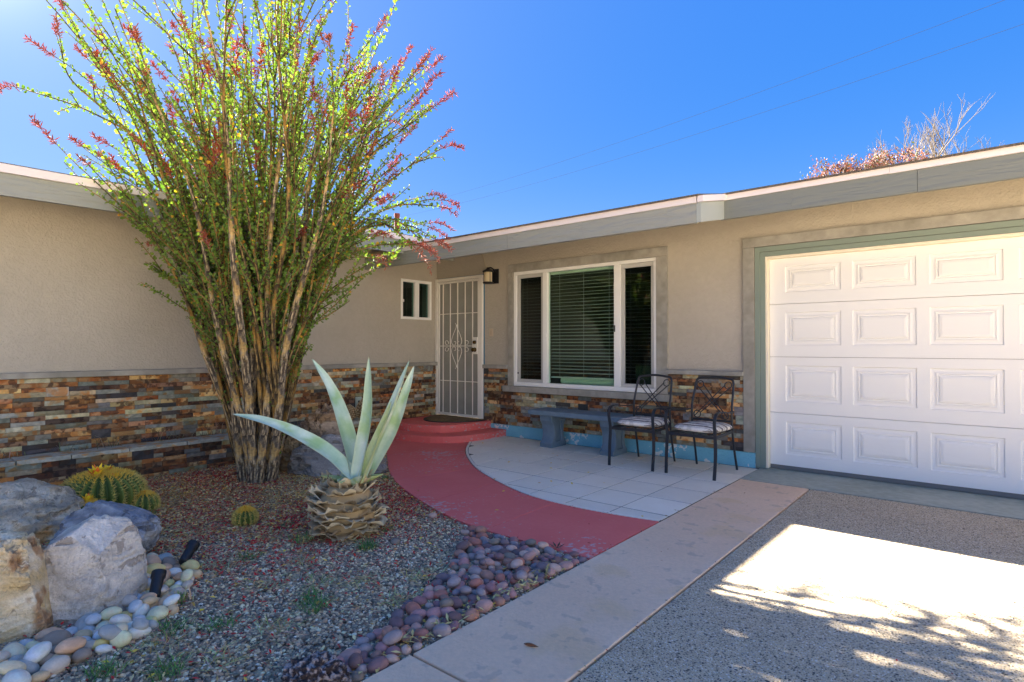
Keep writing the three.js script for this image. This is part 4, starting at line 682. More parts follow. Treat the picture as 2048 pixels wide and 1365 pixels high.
boulder('bluish grey pointed boulder between the tan and granite boulders', [2.60, 0.07, 5.13], [0.33, 0.26, 0.16], 22, { turn: 0.66, amp: 0.16, fine: 0.07, tilt: 0.38, lay: 0.008, flat: [[0.2, 0.6, 0.75, 0.70], [0.7, 0.7, -0.1, 0.8]], col: layered([140, 146, 156], [192, 196, 200], [214, 214, 212], 40, 4, 0.6) });
boulder('brown gnarled boulder resting behind the shrub', [1.08, 0.20, 2.66], [0.30, 0.36, 0.25], 31, { turn: 0.4, amp: 0.22, fine: 0.14, flat: [[0.7, 0.5, 0.5, 0.75], [0.2, 0.3, 0.9, 0.8]], col: layered([150, 130, 110], [206, 184, 156], [176, 142, 104], 30, 5) });
boulder('brown knobbly boulder touching the shrub trunks', [1.20, 0.08, 3.08], [0.20, 0.23, 0.19], 36, { turn: 1.2, amp: 0.2, fine: 0.14, col: layered([128, 106, 76], [176, 150, 108], [112, 94, 72], 30, 6) });
boulder('dark grey boulder with pale veins behind the agave', [1.66, 0.05, 2.90], [0.46, 0.29, 0.28], 41, { turn: 0.69, amp: 0.13, fine: 0.09, flat: [[0.3, 0.5, 0.8, 0.70], [0.5, 0.8, 0.1, 0.82]], col: (x, y, z) => { const w = f3(x * 5, y * 5, z * 5, 4), v = 1 - Math.abs(f3(x * 6 + 3 * w, y * 15 + 2, z * 6, 3)) * 5; return mix3(mix3([140, 136, 130], [190, 184, 174], clamp(0.5 + w)), [236, 230, 218], sm(0.6, 0.95, v) * sm(-0.1, 0.3, w)); } });
boulder('small dark rock at the bend of the red path', [1.98, -0.01, 2.66], [0.11, 0.09, 0.09], 44, { amp: 0.16, det: 12, col: layered([100, 96, 100], [130, 124, 124], [90, 86, 88], 30, 8) });
boulder('rough speckled lava rock against the edge of the walkway', [4.78, 0.0, 5.03], [0.115, 0.09, 0.09], 52, { turn: 0.7, amp: 0.12, fine: 0.25, col: (x, y, z) => mix3([70, 58, 56], [186, 172, 166], sm(-0.15, 0.3, f3(x * 70, y * 70, z * 70, 3))) });

// ---------------------------------------------------------------- river pebbles
const pebbleGeos = [];
{
  rnd = RNG(131);
  for (let k = 0; k < 7; k++) { let g = mergeVertices(new THREE.IcosahedronGeometry(1, 5).deleteAttribute('normal').deleteAttribute('uv')); const p = g.attributes.position; for (let i = 0; i < p.count; i++) { const x = p.getX(i), y = p.getY(i), z = p.getZ(i), r = 1 + 0.10 * f3(x * 1.1 + k * 5, y * 1.1, z * 1.1, 2); p.setXYZ(i, x * r, y * r, z * r); } g.computeVertexNormals(); pebbleGeos.push(g); }
  const variants = {}, names = { p: ['dusky pink', 'plum brown', 'dark plum', 'reddish brown', 'dark violet grey', 'blue grey', 'pale mauve', 'near black', 'mid grey', 'brick brown', 'olive grey', 'pale pinkish grey'], c: ['cream', 'beige', 'greenish grey', 'pale grey', 'sage grey', 'golden tan', 'brown beige', 'cool grey', 'pinkish tan', 'dark brown grey', 'off white', 'bluish white'] };
  const pebble = (pal, key, x, y, z, a, b, c, ry, tx, tz, label, group) => {
    const ci = Math.floor(rnd() * pal.length), gi = Math.floor(rnd() * 7), id = key + ci + '_' + gi;
    if (!variants[id]) variants[id] = boxUV(vcol(pebbleGeos[gi].clone().scale(0.04, 0.04, 0.04), (X, Y, Z) => { const t = 1 + 0.10 * f3(X * 40, Y * 40 + gi, Z * 40, 3); return lin(pal[ci].map((v, q) => Math.min(236, v * t * (key === 'p' ? [1.28, 1.18, 1.08] : [1.2, 1.15, 1.12])[q]) / 255)); }), gi * 0.37, ci * 0.29);
    const o = mesh('pebble', variants[id], M.pebble); o.position.set(x, y, z); o.rotation.set(tx, ry, tz); o.scale.set(a / 0.04, b / 0.04, c / 0.04);
    return tag(o, names[key][ci] + ' ' + label, 'pebble', group);
  };
  const fill = (poly, n, rmin, rmax, cb) => { // dart throwing with varied radii; later ones may sit on top
    const got = []; let tries = 0; const xs = poly.map((p) => p[0]), zs = poly.map((p) => p[1]);
    while (got.length < n && tries++ < 40000) { const x = U(Math.min(...xs), Math.max(...xs)), z = U(Math.min(...zs), Math.max(...zs)); if (!inPoly(x, z, poly)) continue; const r = rmin + (rmax - rmin) * Math.pow(rnd(), 1.2); if (got.some((q) => Math.hypot(q[0] - x, q[1] - z) < (q[2] + r) * 0.83)) continue; got.push([x, z, r]); cb(x, z, r); }
    return got;
  };
  const purple = [[150, 118, 124], [128, 100, 108], [112, 92, 98], [140, 112, 104], [104, 96, 106], [120, 118, 130], [156, 130, 128], [96, 82, 86], [134, 130, 138], [150, 106, 98], [110, 108, 104], [166, 150, 146]];
  const polyR = [[3.96, 3.345], [4.4, 3.345], [4.862, 3.335], [4.865, 4.93], [4.70, 4.90], [4.60, 4.58], [4.48, 4.27], [4.42, 4.02], [4.22, 3.7], [4.0, 3.46]];
  const a = fill(polyR, 210, 0.021, 0.040, (x, z, r) => pebble(purple, 'p', x, gh(x, z) + r * 0.5 + U(0, 0.006), z, r * U(1.05, 1.4), r * U(0.68, 0.85), r * U(0.9, 1.05), U(0, 6.3), U(-0.25, 0.25), U(-0.25, 0.25), 'river pebble in the drift beside the walkway', 'purple river pebbles'));
  for (let i = 0; i < 34; i++) { const q = pick(a), r = U(0.024, 0.036), x = q[0] + U(-0.03, 0.03), z = q[1] + U(-0.03, 0.03); if (!inPoly(x, z, polyR)) continue; pebble(purple, 'p', x, gh(x, z) + 0.030 + r * 0.55, z, r * 1.25, r * 0.7, r, U(0, 6.3), U(-0.3, 0.3), U(-0.3, 0.3), 'river pebble in the drift beside the walkway', 'purple river pebbles'); }
  for (const [x, z] of [[3.78, 3.86], [3.52, 3.3], [4.62, 4.98]]) pebble(purple, 'p', x, gh(x, z) + 0.016, z, 0.036, 0.024, 0.032, U(0, 6), 0, 0, 'pebble lying alone on the open gravel', 'stray pebbles');
  const creamP = [[214, 200, 160], [196, 190, 160], [186, 178, 160], [208, 202, 190], [170, 165, 154], [224, 190, 128], [184, 164, 128], [150, 156, 152], [190, 160, 130], [136, 126, 112], [222, 216, 200], [176, 184, 186]];
  const polyL = [[2.86, 4.96], [3.14, 4.86], [3.40, 4.90], [3.50, 5.0], [3.74, 5.16], [3.86, 5.33], [3.90, 5.55], [3.97, 5.80], [3.90, 5.98], [3.62, 5.95], [3.58, 5.66], [3.56, 5.45], [3.42, 5.25], [3.25, 5.14], [3.0, 5.10]];
  const b = fill(polyL, 120, 0.026, 0.048, (x, z, r) => pebble(creamP, 'c', x, gh(x, z) + r * 0.5 + U(0, 0.01), z, r * U(1.05, 1.45), r * U(0.66, 0.85), r * U(0.85, 1.0), U(0, 6.3), U(-0.25, 0.25), U(-0.3, 0.3), 'river pebble around the foot of the granite boulder', 'cream river pebbles'));
  for (let i = 0; i < 26; i++) { const q = pick(b), r = U(0.028, 0.042), x = q[0] + U(-0.03, 0.03), z = q[1] + U(-0.03, 0.03); if (!inPoly(x, z, polyL)) continue; pebble(creamP, 'c', x, gh(x, z) + 0.036 + r * 0.55, z, r * 1.3, r * 0.7, r, U(0, 6.3), U(-0.3, 0.3), U(-0.3, 0.3), 'river pebble around the foot of the granite boulder', 'cream river pebbles'); }
  console.log('pebbles', a.length, b.length);
}
// ---------------------------------------------------------------- garden spotlights
function spot(x, z, turn, pitch, label) {
  const s = thing('garden_spotlight', label, 'spotlight', [x, gh(x, z) + 0.02, z], 'black garden spotlights');
  mesh('stake', tube([V(0, -0.03, 0), V(0, 0.05, 0)], [0.006, 0.012], 8), M.black, s);
  const h = part('head', s); h.position.set(0, 0.055, 0); h.rotation.set(0, turn, pitch);
  const lathe = (a, m, n) => { const g = new THREE.LatheGeometry(a.map(([r, y]) => new THREE.Vector2(r, y)), 18); g.rotateZ(-Math.PI / 2); return mesh(n, g, m, h); };
  lathe([[0, -0.055], [0.022, -0.053], [0.026, -0.04], [0.028, 0.05], [0.034, 0.055], [0.034, 0.085], [0.029, 0.085], [0.027, 0.06], [0, 0.058]], M.black, 'housing');
  lathe([[0.026, 0.060], [0.0, 0.064]], std({ color: C(60, 62, 64), roughness: 0.1 }), 'lens');
}
spot(3.53, 5.15, 2.6, 0.75, 'black garden spotlight tilted up among the cream pebbles');
spot(3.17, 4.87, 2.3, 0.5, 'black garden spotlight at the far edge of the cream pebbles');

// ---------------------------------------------------------------- cacti
function barrel(parent, x, y, z, R, H, ribs, seedv) {
  const seg = ribs * 6, rows = 22, pos = [], col = [], idx = [], sp = [];
  for (let j = 0; j <= rows; j++) {
    const t = j / rows, ph = t * Math.PI * 0.86, rr = Math.sin(ph + 0.02) * R, yy = H * 0.5 + Math.cos(ph) * H * 0.5;
    for (let i = 0; i <= seg; i++) {
      const a = i / seg * Math.PI * 2, c = Math.cos(a * ribs), k = 1 + 0.11 * (Math.pow(Math.abs(c), 0.6) * Math.sign(c)) * sm(0, 0.15, t), d = yy - 0.08 * H * Math.exp(-t * 9);
      pos.push(x + Math.cos(a) * rr * k, y + d, z + Math.sin(a) * rr * k);
      const q = lin(mix3([66, 84, 36], [120, 132, 56], sm(-0.2, 1, c)).map((v) => v / 255)); col.push(...q);
      if (i % 6 === 0 && i < seg && j > 0 && j < rows) sp.push([a, V(x + Math.cos(a) * rr * 1.11, y + d, z + Math.sin(a) * rr * 1.11), V(Math.cos(a) * Math.sin(ph), Math.cos(ph), Math.sin(a) * Math.sin(ph)), t]);
    }
  }
  for (let j = 0; j < rows; j++) for (let i = 0; i < seg; i++) { const a = j * (seg + 1) + i, b = a + seg + 1; idx.push(a, a + 1, b, b, a + 1, b + 1); }
  const g = new THREE.BufferGeometry(); g.setAttribute('position', new THREE.Float32BufferAttribute(pos, 3)); g.setAttribute('color', new THREE.Float32BufferAttribute(col, 3)); g.setIndex(idx); g.computeVertexNormals(); g.setAttribute('uv', new THREE.Float32BufferAttribute(new Float32Array(pos.length / 3 * 2), 2));
  mesh('body', boxUV(g), M.cactus, parent);
  const gs = [];
  for (const [, p, n, t] of sp) for (let k = 0; k < (R > 0.15 ? 10 : 7); k++) {
    const d = n.clone().add(V(U(-1, 1), U(-0.6, 1), U(-1, 1)).multiplyScalar(0.75)).normalize(), l = (R > 0.15 ? U(0.022, 0.042) : U(0.014, 0.026)) * (1 + 0.5 * sm(0.2, 0, t));
    const s = tube([p, p.clone().addScaledVector(d, l)], [0.0022, 0.0006], 3, false), c = lin((t < 0.3 ? mix3([250, 216, 96], [236, 184, 70], rnd()) : mix3([236, 214, 120], [196, 170, 90], rnd())).map((v) => v / 255));
    gs.push(vcol(s, () => c));
  }
  stuff(mesh('spines', merge(gs), M.vivid, parent));
  return y + H;
}
function cactusFlower(parent, x, y, z, r) {
  const gs = [], n = 26;
  for (let i = 0; i < n; i++) { const a = i * 2.4, l = r * U(0.7, 1.1), e = 0.3 + 1.0 * (i / n), d = V(Math.cos(a) * Math.cos(e), Math.sin(e), Math.sin(a) * Math.cos(e)), s = V(-Math.sin(a), 0, Math.cos(a)).multiplyScalar(r * 0.16), c = lin((rnd() < 0.2 ? [236, 120, 50] : [250, U(190, 225), 50]).map((v) => v / 255));
    const b = V(x, y, z), m = b.clone().addScaledVector(d, l * 0.6), t = b.clone().addScaledVector(d, l), P = [b, m.clone().add(s), t, b, t, m.clone().sub(s)], g = new THREE.BufferGeometry(); g.setAttribute('position', new THREE.Float32BufferAttribute(P.flatMap((v) => [v.x, v.y, v.z]), 3)); g.computeVertexNormals(); g.setAttribute('uv', new THREE.Float32BufferAttribute(new Float32Array(12), 2)); gs.push(vcol(g, () => c)); }
  mesh('flower', merge(gs), M.vivid, parent);
}
{
  rnd = RNG(151);
  const c = thing('barrel_cactus', 'large golden barrel cactus cluster with yellow flowers beside the boulders', 'cactus', [1.50, gh(1.5, 4.84) - 0.01, 4.84]);
  barrel(c, 0, 0, 0, 0.245, 0.33, 24, 1); cactusFlower(c, 0.05, 0.31, 0.05, 0.10); cactusFlower(c, -0.03, 0.315, -0.04, 0.07); cactusFlower(c, 0.10, 0.29, -0.05, 0.055);
  barrel(c, -0.26, 0.0, -0.12, 0.12, 0.24, 15, 2); cactusFlower(c, -0.26, 0.22, -0.12, 0.045);
  barrel(c, 0.28, -0.01, 0.16, 0.09, 0.20, 13, 3); cactusFlower(c, 0.28, 0.185, 0.16, 0.065);
  barrel(c, 0.20, -0.01, -0.22, 0.085, 0.17, 13, 4); cactusFlower(c, 0.20, 0.155, -0.22, 0.035); cactusFlower(c, 0.17, 0.235, -0.10, 0.03);
  const s = thing('barrel_cactus', 'tiny golden barrel cactus alone on the open gravel', 'cactus', [2.63, gh(2.63, 4.28) - 0.005, 4.28]);
  barrel(s, 0, 0, 0, 0.068, 0.125, 14, 5); cactusFlower(s, 0, 0.115, 0, 0.04);
}
// ---------------------------------------------------------------- pine cones
function pineCone(x, y, z, R, H, tx, tz, label) {
  const c = thing('pine_cone', label, 'pine cone', [x, y, z], 'large pine cones'); c.rotation.set(tx, U(0, 6), tz);
  const core = new THREE.LatheGeometry([[0, 0], [R * 0.6, H * 0.06], [R * 0.72, H * 0.3], [R * 0.5, H * 0.7], [R * 0.12, H * 0.97], [0, H]].map(([a, b]) => new THREE.Vector2(a, b)), 14); mesh('core', core, std({ color: C(168, 136, 98) }), c);
  const gs = [], n = 130;
  for (let i = 0; i < n; i++) {
    const t = (i + 0.5) / n, a = i * 2.39996, prof = t < 0.25 ? 0.72 + 0.28 * Math.sin(t / 0.25 * 1.57) : Math.cos((t - 0.25) / 0.75 * 1.5), r = R * Math.max(0.08, prof), yy = H * (0.03 + 0.95 * t), s = 0.02 * (0.55 + 0.6 * prof) * (R / 0.09);
    const d = V(Math.cos(a), 0.25 + 0.5 * t, Math.sin(a)).normalize(), sd = V(-Math.sin(a), 0, Math.cos(a)), up = d.clone().cross(sd).negate(), o = V(Math.cos(a) * r * 0.55, yy, Math.sin(a) * r * 0.55);
    const tip = o.clone().addScaledVector(d, r * 0.5 + 0.006), pts = [o.clone().addScaledVector(sd, s * 0.5), o.clone().addScaledVector(sd, -s * 0.5), tip.clone().addScaledVector(sd, -s * 0.75), tip.clone().addScaledVector(sd, s * 0.75), tip.clone().addScaledVector(up, s * 0.5).addScaledVector(d, 0.004), tip.clone().addScaledVector(up, -s * 0.3).addScaledVector(d, 0.003), tip.clone().addScaledVector(d, 0.010).addScaledVector(up, s * 0.15)];
    const F = [[0, 1, 2], [0, 2, 3], [3, 4, 6], [4, 2, 6], [2, 5, 6], [5, 3, 6], [0, 3, 4], [1, 4, 2], [0, 4, 1]], P = F.flat().flatMap((k) => [pts[k].x, pts[k].y, pts[k].z]), g = new THREE.BufferGeometry();
    g.setAttribute('position', new THREE.Float32BufferAttribute(P, 3)); g.computeVertexNormals(); g.setAttribute('uv', new THREE.Float32BufferAttribute(new Float32Array(P.length / 3 * 2), 2));
    const cols = F.flatMap((f, fi) => f.map(() => lin((fi >= 2 && fi <= 5 ? mix3([186, 158, 116], [226, 204, 164], hash2(i, fi, 3)) : [150, 120, 84]).map((v) => v / 255)))).flat(); g.setAttribute('color', new THREE.Float32BufferAttribute(cols, 3)); gs.push(g);
  }
  mesh('scales', merge(gs), M.vivid, c);
}
rnd = RNG(161);
pineCone(0.32, 0.296, 2.10, 0.105, 0.25, 0.0, -0.28, 'large pale pine cone leaning on the planter cap nearest the shrub');
pineCone(0.22, 0.292, 1.74, 0.085, 0.20, 0.05, 0.1, 'greyish pine cone in the middle of the three on the planter');
pineCone(0.30, 0.298, 1.60, 0.10, 0.27, 0.04, 0.05, 'tall upright pine cone at the corner of the planter');

// ---------------------------------------------------------------- agave
{
  rnd = RNG(171);
  const A = thing('agave', 'blue green agave with few long spiky leaves on a stump of cut leaf bases', 'agave', [3.38, 0, 3.95]);
  const O = V(3.38, 0, 3.95);
  function leaf(pts, wmax, face, chan, opt = {}) { // channelled tapering blade; face: rough direction the upper side looks
    const n = 26, c = new THREE.CatmullRomCurve3(pts.map((p) => p.clone().sub(O))), pos = [], idx = [], col = [], K = 9, T2 = V(), side = V(), up = V(), th = [];
    for (let s = 0; s < 2; s++) for (let i = 0; i <= n; i++) {
      const t = i / n, P = c.getPoint(t); c.getTangent(t, T2); side.crossVectors(T2, face).normalize(); up.crossVectors(side, T2).normalize();
      const cut = opt.cut ? 1 : 1, w = wmax * (0.72 + 0.55 * Math.sin(Math.min(1, t * 1.5) * 1.9) * 0.5) * Math.pow(Math.max(0, 1 - Math.pow(t, 2.2)), 0.85) * cut + 0.0008, thick = (s ? -1 : 1) * (0.016 * (1 - t) + 0.0012);
      for (let k = 0; k < K; k++) {
        const q = k / (K - 1) * 2 - 1, e = 1 - q * q, z = chan * w * (q * q) + thick * (0.25 + 0.75 * e) * (s ? 1 : 0.35), wig = Math.abs(q) > 0.99 ? 0.0035 * Math.max(0, Math.sin(t * 150)) * (t < 0.93 ? 1 : 0) : 0;
        const v = P.clone().addScaledVector(side, q * (w / 2) + Math.sign(q) * wig).addScaledVector(up, z);
        pos.push(v.x, v.y, v.z);
        const g1 = f3(v.x * 9 + wmax * 77, v.y * 5, v.z * 9, 3), band = sm(0.1, 0.5, f3(t * 9 + wmax * 50, q * 0.7, 2 + pts[0].x * 7, 2));
        let cc = mix3([220, 226, 208], [172, 196, 166], clamp(0.5 + 1.2 * g1)); cc = mix3(cc, [158, 186, 116], 0.65 * band); if (opt.yellow) cc = mix3(cc, [196, 196, 110], 0.55);
        cc = mix3(cc, [214, 214, 170], Math.abs(q) > 0.95 ? 0.5 : 0); cc = mix3(cc, [120, 96, 70], sm(0.965, 0.985, t));
        col.push(...lin(cc.map((x) => x / 255)));
      }
    }
    const row = (n + 1) * K;
    for (let s = 0; s < 2; s++) for (let i = 0; i < n; i++) for (let k = 0; k < K - 1; k++) { const a = s * row + i * K + k, b = a + K; s ? idx.push(a, b, a + 1, b, b + 1, a + 1) : idx.push(a, a + 1, b, b, a + 1, b + 1); }
    for (let i = 0; i < n; i++) for (const k of [0, K - 1]) { const a = i * K + k, b = a + K, d = a + row, e = b + row; k ? idx.push(a, d, b, b, d, e) : idx.push(a, b, d, b, e, d); }
    const g = new THREE.BufferGeometry(); g.setAttribute('position', new THREE.Float32BufferAttribute(pos, 3)); g.setAttribute('color', new THREE.Float32BufferAttribute(col, 3)); g.setIndex(idx); g.computeVertexNormals();
    mesh('leaf', boxUV(g, wmax * 30, 0), M.agave, A);
  }
  const cam = V(0.64, 0.1, 0.77);
  leaf([V(3.44, 0.36, 3.92), V(3.30, 0.52, 4.02), V(3.11, 0.666, 4.175), V(2.90, 0.75, 4.30), V(2.676, 0.79, 4.406)], 0.12, V(0.5, 0.85, 0.3), 0.22);
  leaf([V(3.40, 0.34, 3.90), V(3.33, 0.55, 3.90), V(3.20, 0.83, 3.912), V(3.10, 1.0, 3.93), V(2.967, 1.175, 3.97)], 0.12, V(0.95, 0.25, 0.1), 0.42);
  leaf([V(3.46, 0.34, 3.93), V(3.49, 0.55, 3.90), V(3.515, 0.80, 3.868), V(3.51, 1.0, 3.86), V(3.495, 1.193, 3.856)], 0.115, V(0.15, 0.2, 0.95), 0.30);
  leaf([V(3.46, 0.34, 3.88), V(3.53, 0.56, 3.83), V(3.605, 0.78, 3.77), V(3.645, 0.98, 3.71), V(3.67, 1.172, 3.646)], 0.12, V(-0.25, 0.4, 0.9), 0.28);
  leaf([V(3.42, 0.34, 3.84), V(3.47, 0.55, 3.73), V(3.525, 0.75, 3.65), V(3.56, 0.95, 3.59), V(3.58, 1.126, 3.53)], 0.10, V(0.75, 0.3, 0.6), 0.3);
  leaf([V(3.50, 0.36, 3.92), V(3.56, 0.50, 3.90), V(3.615, 0.66, 3.865), V(3.665, 0.79, 3.84), V(3.692, 0.895, 3.822)], 0.085, V(-0.1, 0.3, 0.95), 0.3, { yellow: 1 });
  for (const [a, l, h, w] of [[0.3, 0.20, 0.10, 0.10], [1.1, 0.17, 0.06, 0.11], [2.3, 0.2, 0.07, 0.10], [3.4, 0.2, 0.1, 0.10], [4.6, 0.19, 0.09, 0.10], [5.5, 0.22, 0.07, 0.09]]) leaf([V(3.40, 0.32, 3.93), V(3.40 + Math.cos(a) * l * 0.5, 0.35, 3.93 + Math.sin(a) * l * 0.5), V(3.40 + Math.cos(a) * l, 0.32 + h, 3.93 + Math.sin(a) * l)], w, V(0, 1, 0), 0.35, { yellow: rnd() < 0.5 });
  // stump of cut, curled leaf bases
  mesh('stump', (() => { const g = new THREE.LatheGeometry([[0, -0.03], [0.12, -0.02], [0.175, 0.06], [0.195, 0.15], [0.17, 0.25], [0.11, 0.32], [0, 0.345]].map(([a, b]) => new THREE.Vector2(a, b)), 26); return boxUV(vcol(g.toNonIndexed(), () => lin([0.68, 0.58, 0.42]))); })(), M.husk, A);
  for (let ring = 0; ring < 8; ring++) for (let i = 0, n = Math.round(14 - ring * 0.9); i < n; i++) {
    const y = 0.025 + ring * 0.042 + U(-0.008, 0.008), a = (i + (ring % 2) * 0.5 + U(-0.18, 0.18)) / n * Math.PI * 2, R = [0.15, 0.18, 0.2, 0.205, 0.195, 0.175, 0.145, 0.105][ring], w = U(0.12, 0.18), l = U(0.055, 0.12), up = -0.35 + ring * 0.16 + U(-0.35, 0.35);
    const d = V(Math.cos(a), 0, Math.sin(a)), s = V(-Math.sin(a), 0, Math.cos(a)), P = [], nu = 6, nv = 4, col = [], pos = [], curl = U(0.1, 0.5), ph = U(0, 6), pale = U(0.15, 1);
    for (let layer = 0; layer < 2; layer++) for (let v = 0; v <= nv; v++) for (let u = 0; u <= nu; u++) {
      const q = u / nu * 2 - 1, t = v / nv, wid = w * (1 - 0.45 * t * t) / 2 * (1 + 0.12 * Math.sin(ph + t * 5)), out = R - 0.03 + t * l * Math.cos(up) + 0.010 * Math.sin(q * 4 + ph) * t, yy = y + t * l * Math.sin(up) + curl * 0.06 * q * q * (0.4 + t) + (t > 0.9 ? 0.010 * Math.sin(q * 7 + ph) : 0) - (layer ? 0.011 * (1 - 0.75 * t) : 0);
      P.push(d.clone().multiplyScalar(out).addScaledVector(s, q * wid).setY(yy));
      col.push(lin(mix3(mix3([104, 82, 56], [164, 138, 94], clamp(0.5 + 0.6 * f3(q * 3 + ph, t * 4, i + ring * 3, 2))), mix3([120, 100, 76], [236, 222, 184], pale), t > 0.7 || Math.abs(q) > 0.8 ? 0.85 : 0.0).map((x) => x / 255)));
    }
    const C2 = [], q4 = (a1, b1, c1, d1) => { for (const k of [a1, b1, c1, a1, c1, d1]) { pos.push(P[k].x, P[k].y, P[k].z); C2.push(...col[k]); } }, W = nu + 1, L = (nv + 1) * W;
    for (let v = 0; v < nv; v++) for (let u = 0; u < nu; u++) { const k = v * W + u; q4(k, k + W, k + W + 1, k + 1); q4(L + k, L + k + 1, L + k + W + 1, L + k + W); }
    for (let u = 0; u < nu; u++) { const k = nv * W + u; q4(k, L + k, L + k + 1, k + 1); }
    for (let v = 0; v < nv; v++) for (const u of [0, nu]) { const k = v * W + u; q4(k, k + W, L + k + W, L + k); }
    const g = new THREE.BufferGeometry(); g.setAttribute('position', new THREE.Float32BufferAttribute(pos, 3)); g.setAttribute('color', new THREE.Float32BufferAttribute(C2, 3)); g.computeVertexNormals();
    mesh('leaf_base', boxUV(g, U(0, 5), U(0, 5)), M.husk, A);
  }
}
// ---------------------------------------------------------------- the tall ocotillo-like shrub
{
  rnd = RNG(193);
  const B0 = V(1.42, 0, 3.58), shrub = thing('ocotillo_shrub', 'tall fan shaped shrub with small round leaves and red blossom tips', 'shrub', [B0.x, gh(B0.x, B0.z) - 0.02, B0.z]);
  const lens = [], leaves = [], flowers = [], twigGeos = [];
  const path = (a, q, H, r0, wob, sd) => (h) => { const d = r0 + q * (0.235 * h + 0.042 * h * h), wa = a + wob * Math.sin(h * 1.1 + sd), k = 0.004 * h * h; return V(Math.cos(wa) * d + 0.03 * Math.sin(h * 3 + sd * 2) - 0.77 * k, h, Math.sin(wa) * d + 0.03 * Math.cos(h * 2.6 + sd) + 0.64 * k); };
  const leafCol = (y) => { const k = rnd(); if (k < 0.03) return C(U(180, 215), U(140, 165), 30); const t = rnd(); return C(78 + 50 * t, 112 + 42 * t, 26 + 18 * t); };
  const leafRnd = RNG(977), flowerRnd = RNG(983);
  function addLeaves(pts, from, gap, rr) {
    const keep = rnd; rnd = leafRnd;
    for (let i = 1; i < pts.length; i++) {
      const a = pts[i - 1], b = pts[i], L = a.distanceTo(b), n = Math.max(1, Math.round(L / gap * (0.82 + 0.75 * sm(2.75, 2.2, a.y) * sm(0.7, 1.4, a.y)))), T2 = b.clone().sub(a).normalize();
      if (a.y < from && rnd() > 0.12) continue;
      for (let k = 0; k < n; k++) {
        const p = a.clone().lerp(b, (k + rnd()) / n), s = V(U(-1, 1), U(-0.6, 1), U(-1, 1)); s.addScaledVector(T2, -s.dot(T2)).normalize();
        const r = rr * U(0.7, 1.2), d = s.clone().addScaledVector(T2, U(0.2, 0.8)).normalize(), nrm = V(U(-1, 1), U(-1, 1), U(-1, 1)); nrm.addScaledVector(d, -nrm.dot(d)).normalize(); const sd = d.clone().cross(nrm);
        const m = new THREE.Matrix4().makeBasis(sd.multiplyScalar(r), d.clone().multiplyScalar(r * 1.15), nrm.multiplyScalar(r)); m.setPosition(p.addScaledVector(s, 0.004)); leaves.push([m, leafCol(p.y)]);
      }
    }
    rnd = keep;
  }
  function flower(p, dir, size) {
    const keep = rnd; rnd = flowerRnd;
    const gs = [], n = Math.round(34 * size + 18), stemPts = [p.clone()];
    for (let i = 1; i <= 4; i++) stemPts.push(p.clone().addScaledVector(dir, 0.05 * size * i).add(V(0, -0.006 * i * i * size * (dir.y < 0.5 ? 1 : 0), 0)));
    gs.push(vcol(tube(stemPts, [0.004, 0.003, 0.003, 0.002, 0.0015], 4), () => lin([0.42, 0.24, 0.2])));
    const dead = rnd() < 0.3;
    for (let i = 0; i < n; i++) {
      const t = Math.pow(rnd(), 0.8) * 4, k = Math.min(3, Math.floor(t)), o = stemPts[k].clone().lerp(stemPts[k + 1], t - k), d = V(U(-1, 1), U(-0.7, 1), U(-1, 1)).normalize().addScaledVector(dir, 0.6).normalize(), l = U(0.02, 0.05) * (0.8 + 0.4 * size), e = o.clone().addScaledVector(d, l), m = o.clone().addScaledVector(d, l * 0.55);
      const c = lin((dead ? mix3([150, 100, 66], [170, 80, 50], rnd()) : mix3([156, 50, 34], [184, 92, 54], rnd())).map((v) => v / 255));
      gs.push(vcol(tube([o, m, e], [0.0014, 0.0046, 0.001], 3, false), () => c));
    }
    flowers.push(merge(gs));
    rnd = keep;
  }
  const mains = [], NM = 17;
  for (let i = 0; i < NM; i++) {
    const a = i * 2.399 + U(-0.25, 0.25), q = Math.sqrt((i + 0.6) / NM) * U(0.8, 1.0), H = U(3.6, 5.0) - 0.4 * q, f = path(a, q, H, 0.04 + 0.09 * q, 0.06, U(0, 6));
    mains.push({ a, q, H, f, r: U(0.032, 0.05) });
  }
  const pushStem = (pts, rad, name) => lens.push([tube(pts, rad, rad[0] > 0.02 ? 9 : 5), name]);
  const branchGeos = mains.map(() => []), mainGeos = mains.map((m) => {
    const pts = [], rad = []; for (let i = 0; i <= 30; i++) { const h = i / 30 * m.H; pts.push(m.f(h)); rad.push(Math.max(0.0045, m.r * Math.pow(1 - h / m.H, 0.85) * (1 + 0.10 * n3(h * 7, m.a, 3)) * (h < 0.1 ? 1.3 - 3 * h : 1))); }
    addLeaves(pts, 1.0, 0.0135, 0.016);
    if (rnd() < 0.6) flower(pts[30], pts[30].clone().sub(pts[29]).normalize(), U(0.7, 1.3));
    return [tube(pts, rad, 10)];
  });
  const subs = [];
  for (let i = 0; i < 100; i++) {
    const mi = Math.floor(rnd() * NM), m = mains[mi], h0 = Math.pow(rnd(), 1.4) * 1.7 + 0.08, a = m.a + U(-0.7, 0.7), q = clamp(m.q * U(0.75, 1.25) + U(-0.1, 0.12), 0.03, 0.96), H = U(2.7, 5.0) - 0.5 * q * (rnd() < 0.4 ? 1.6 : 0.4), f = path(a, q, H, 0.04 + 0.09 * q, 0.08, U(0, 6));
    const pts = [], rad = [], r0 = U(0.013, 0.026) * (h0 < 0.5 ? 1.2 : 1);
    for (let k = 0; k <= 24; k++) { const h = h0 + (H - h0) * k / 24, s = sm(0, 1.3, h - h0); pts.push(m.f(Math.min(h, m.H)).setY(h).lerp(f(h), s)); rad.push(Math.max(0.0038, r0 * Math.pow(1 - k / 24, 0.8))); }
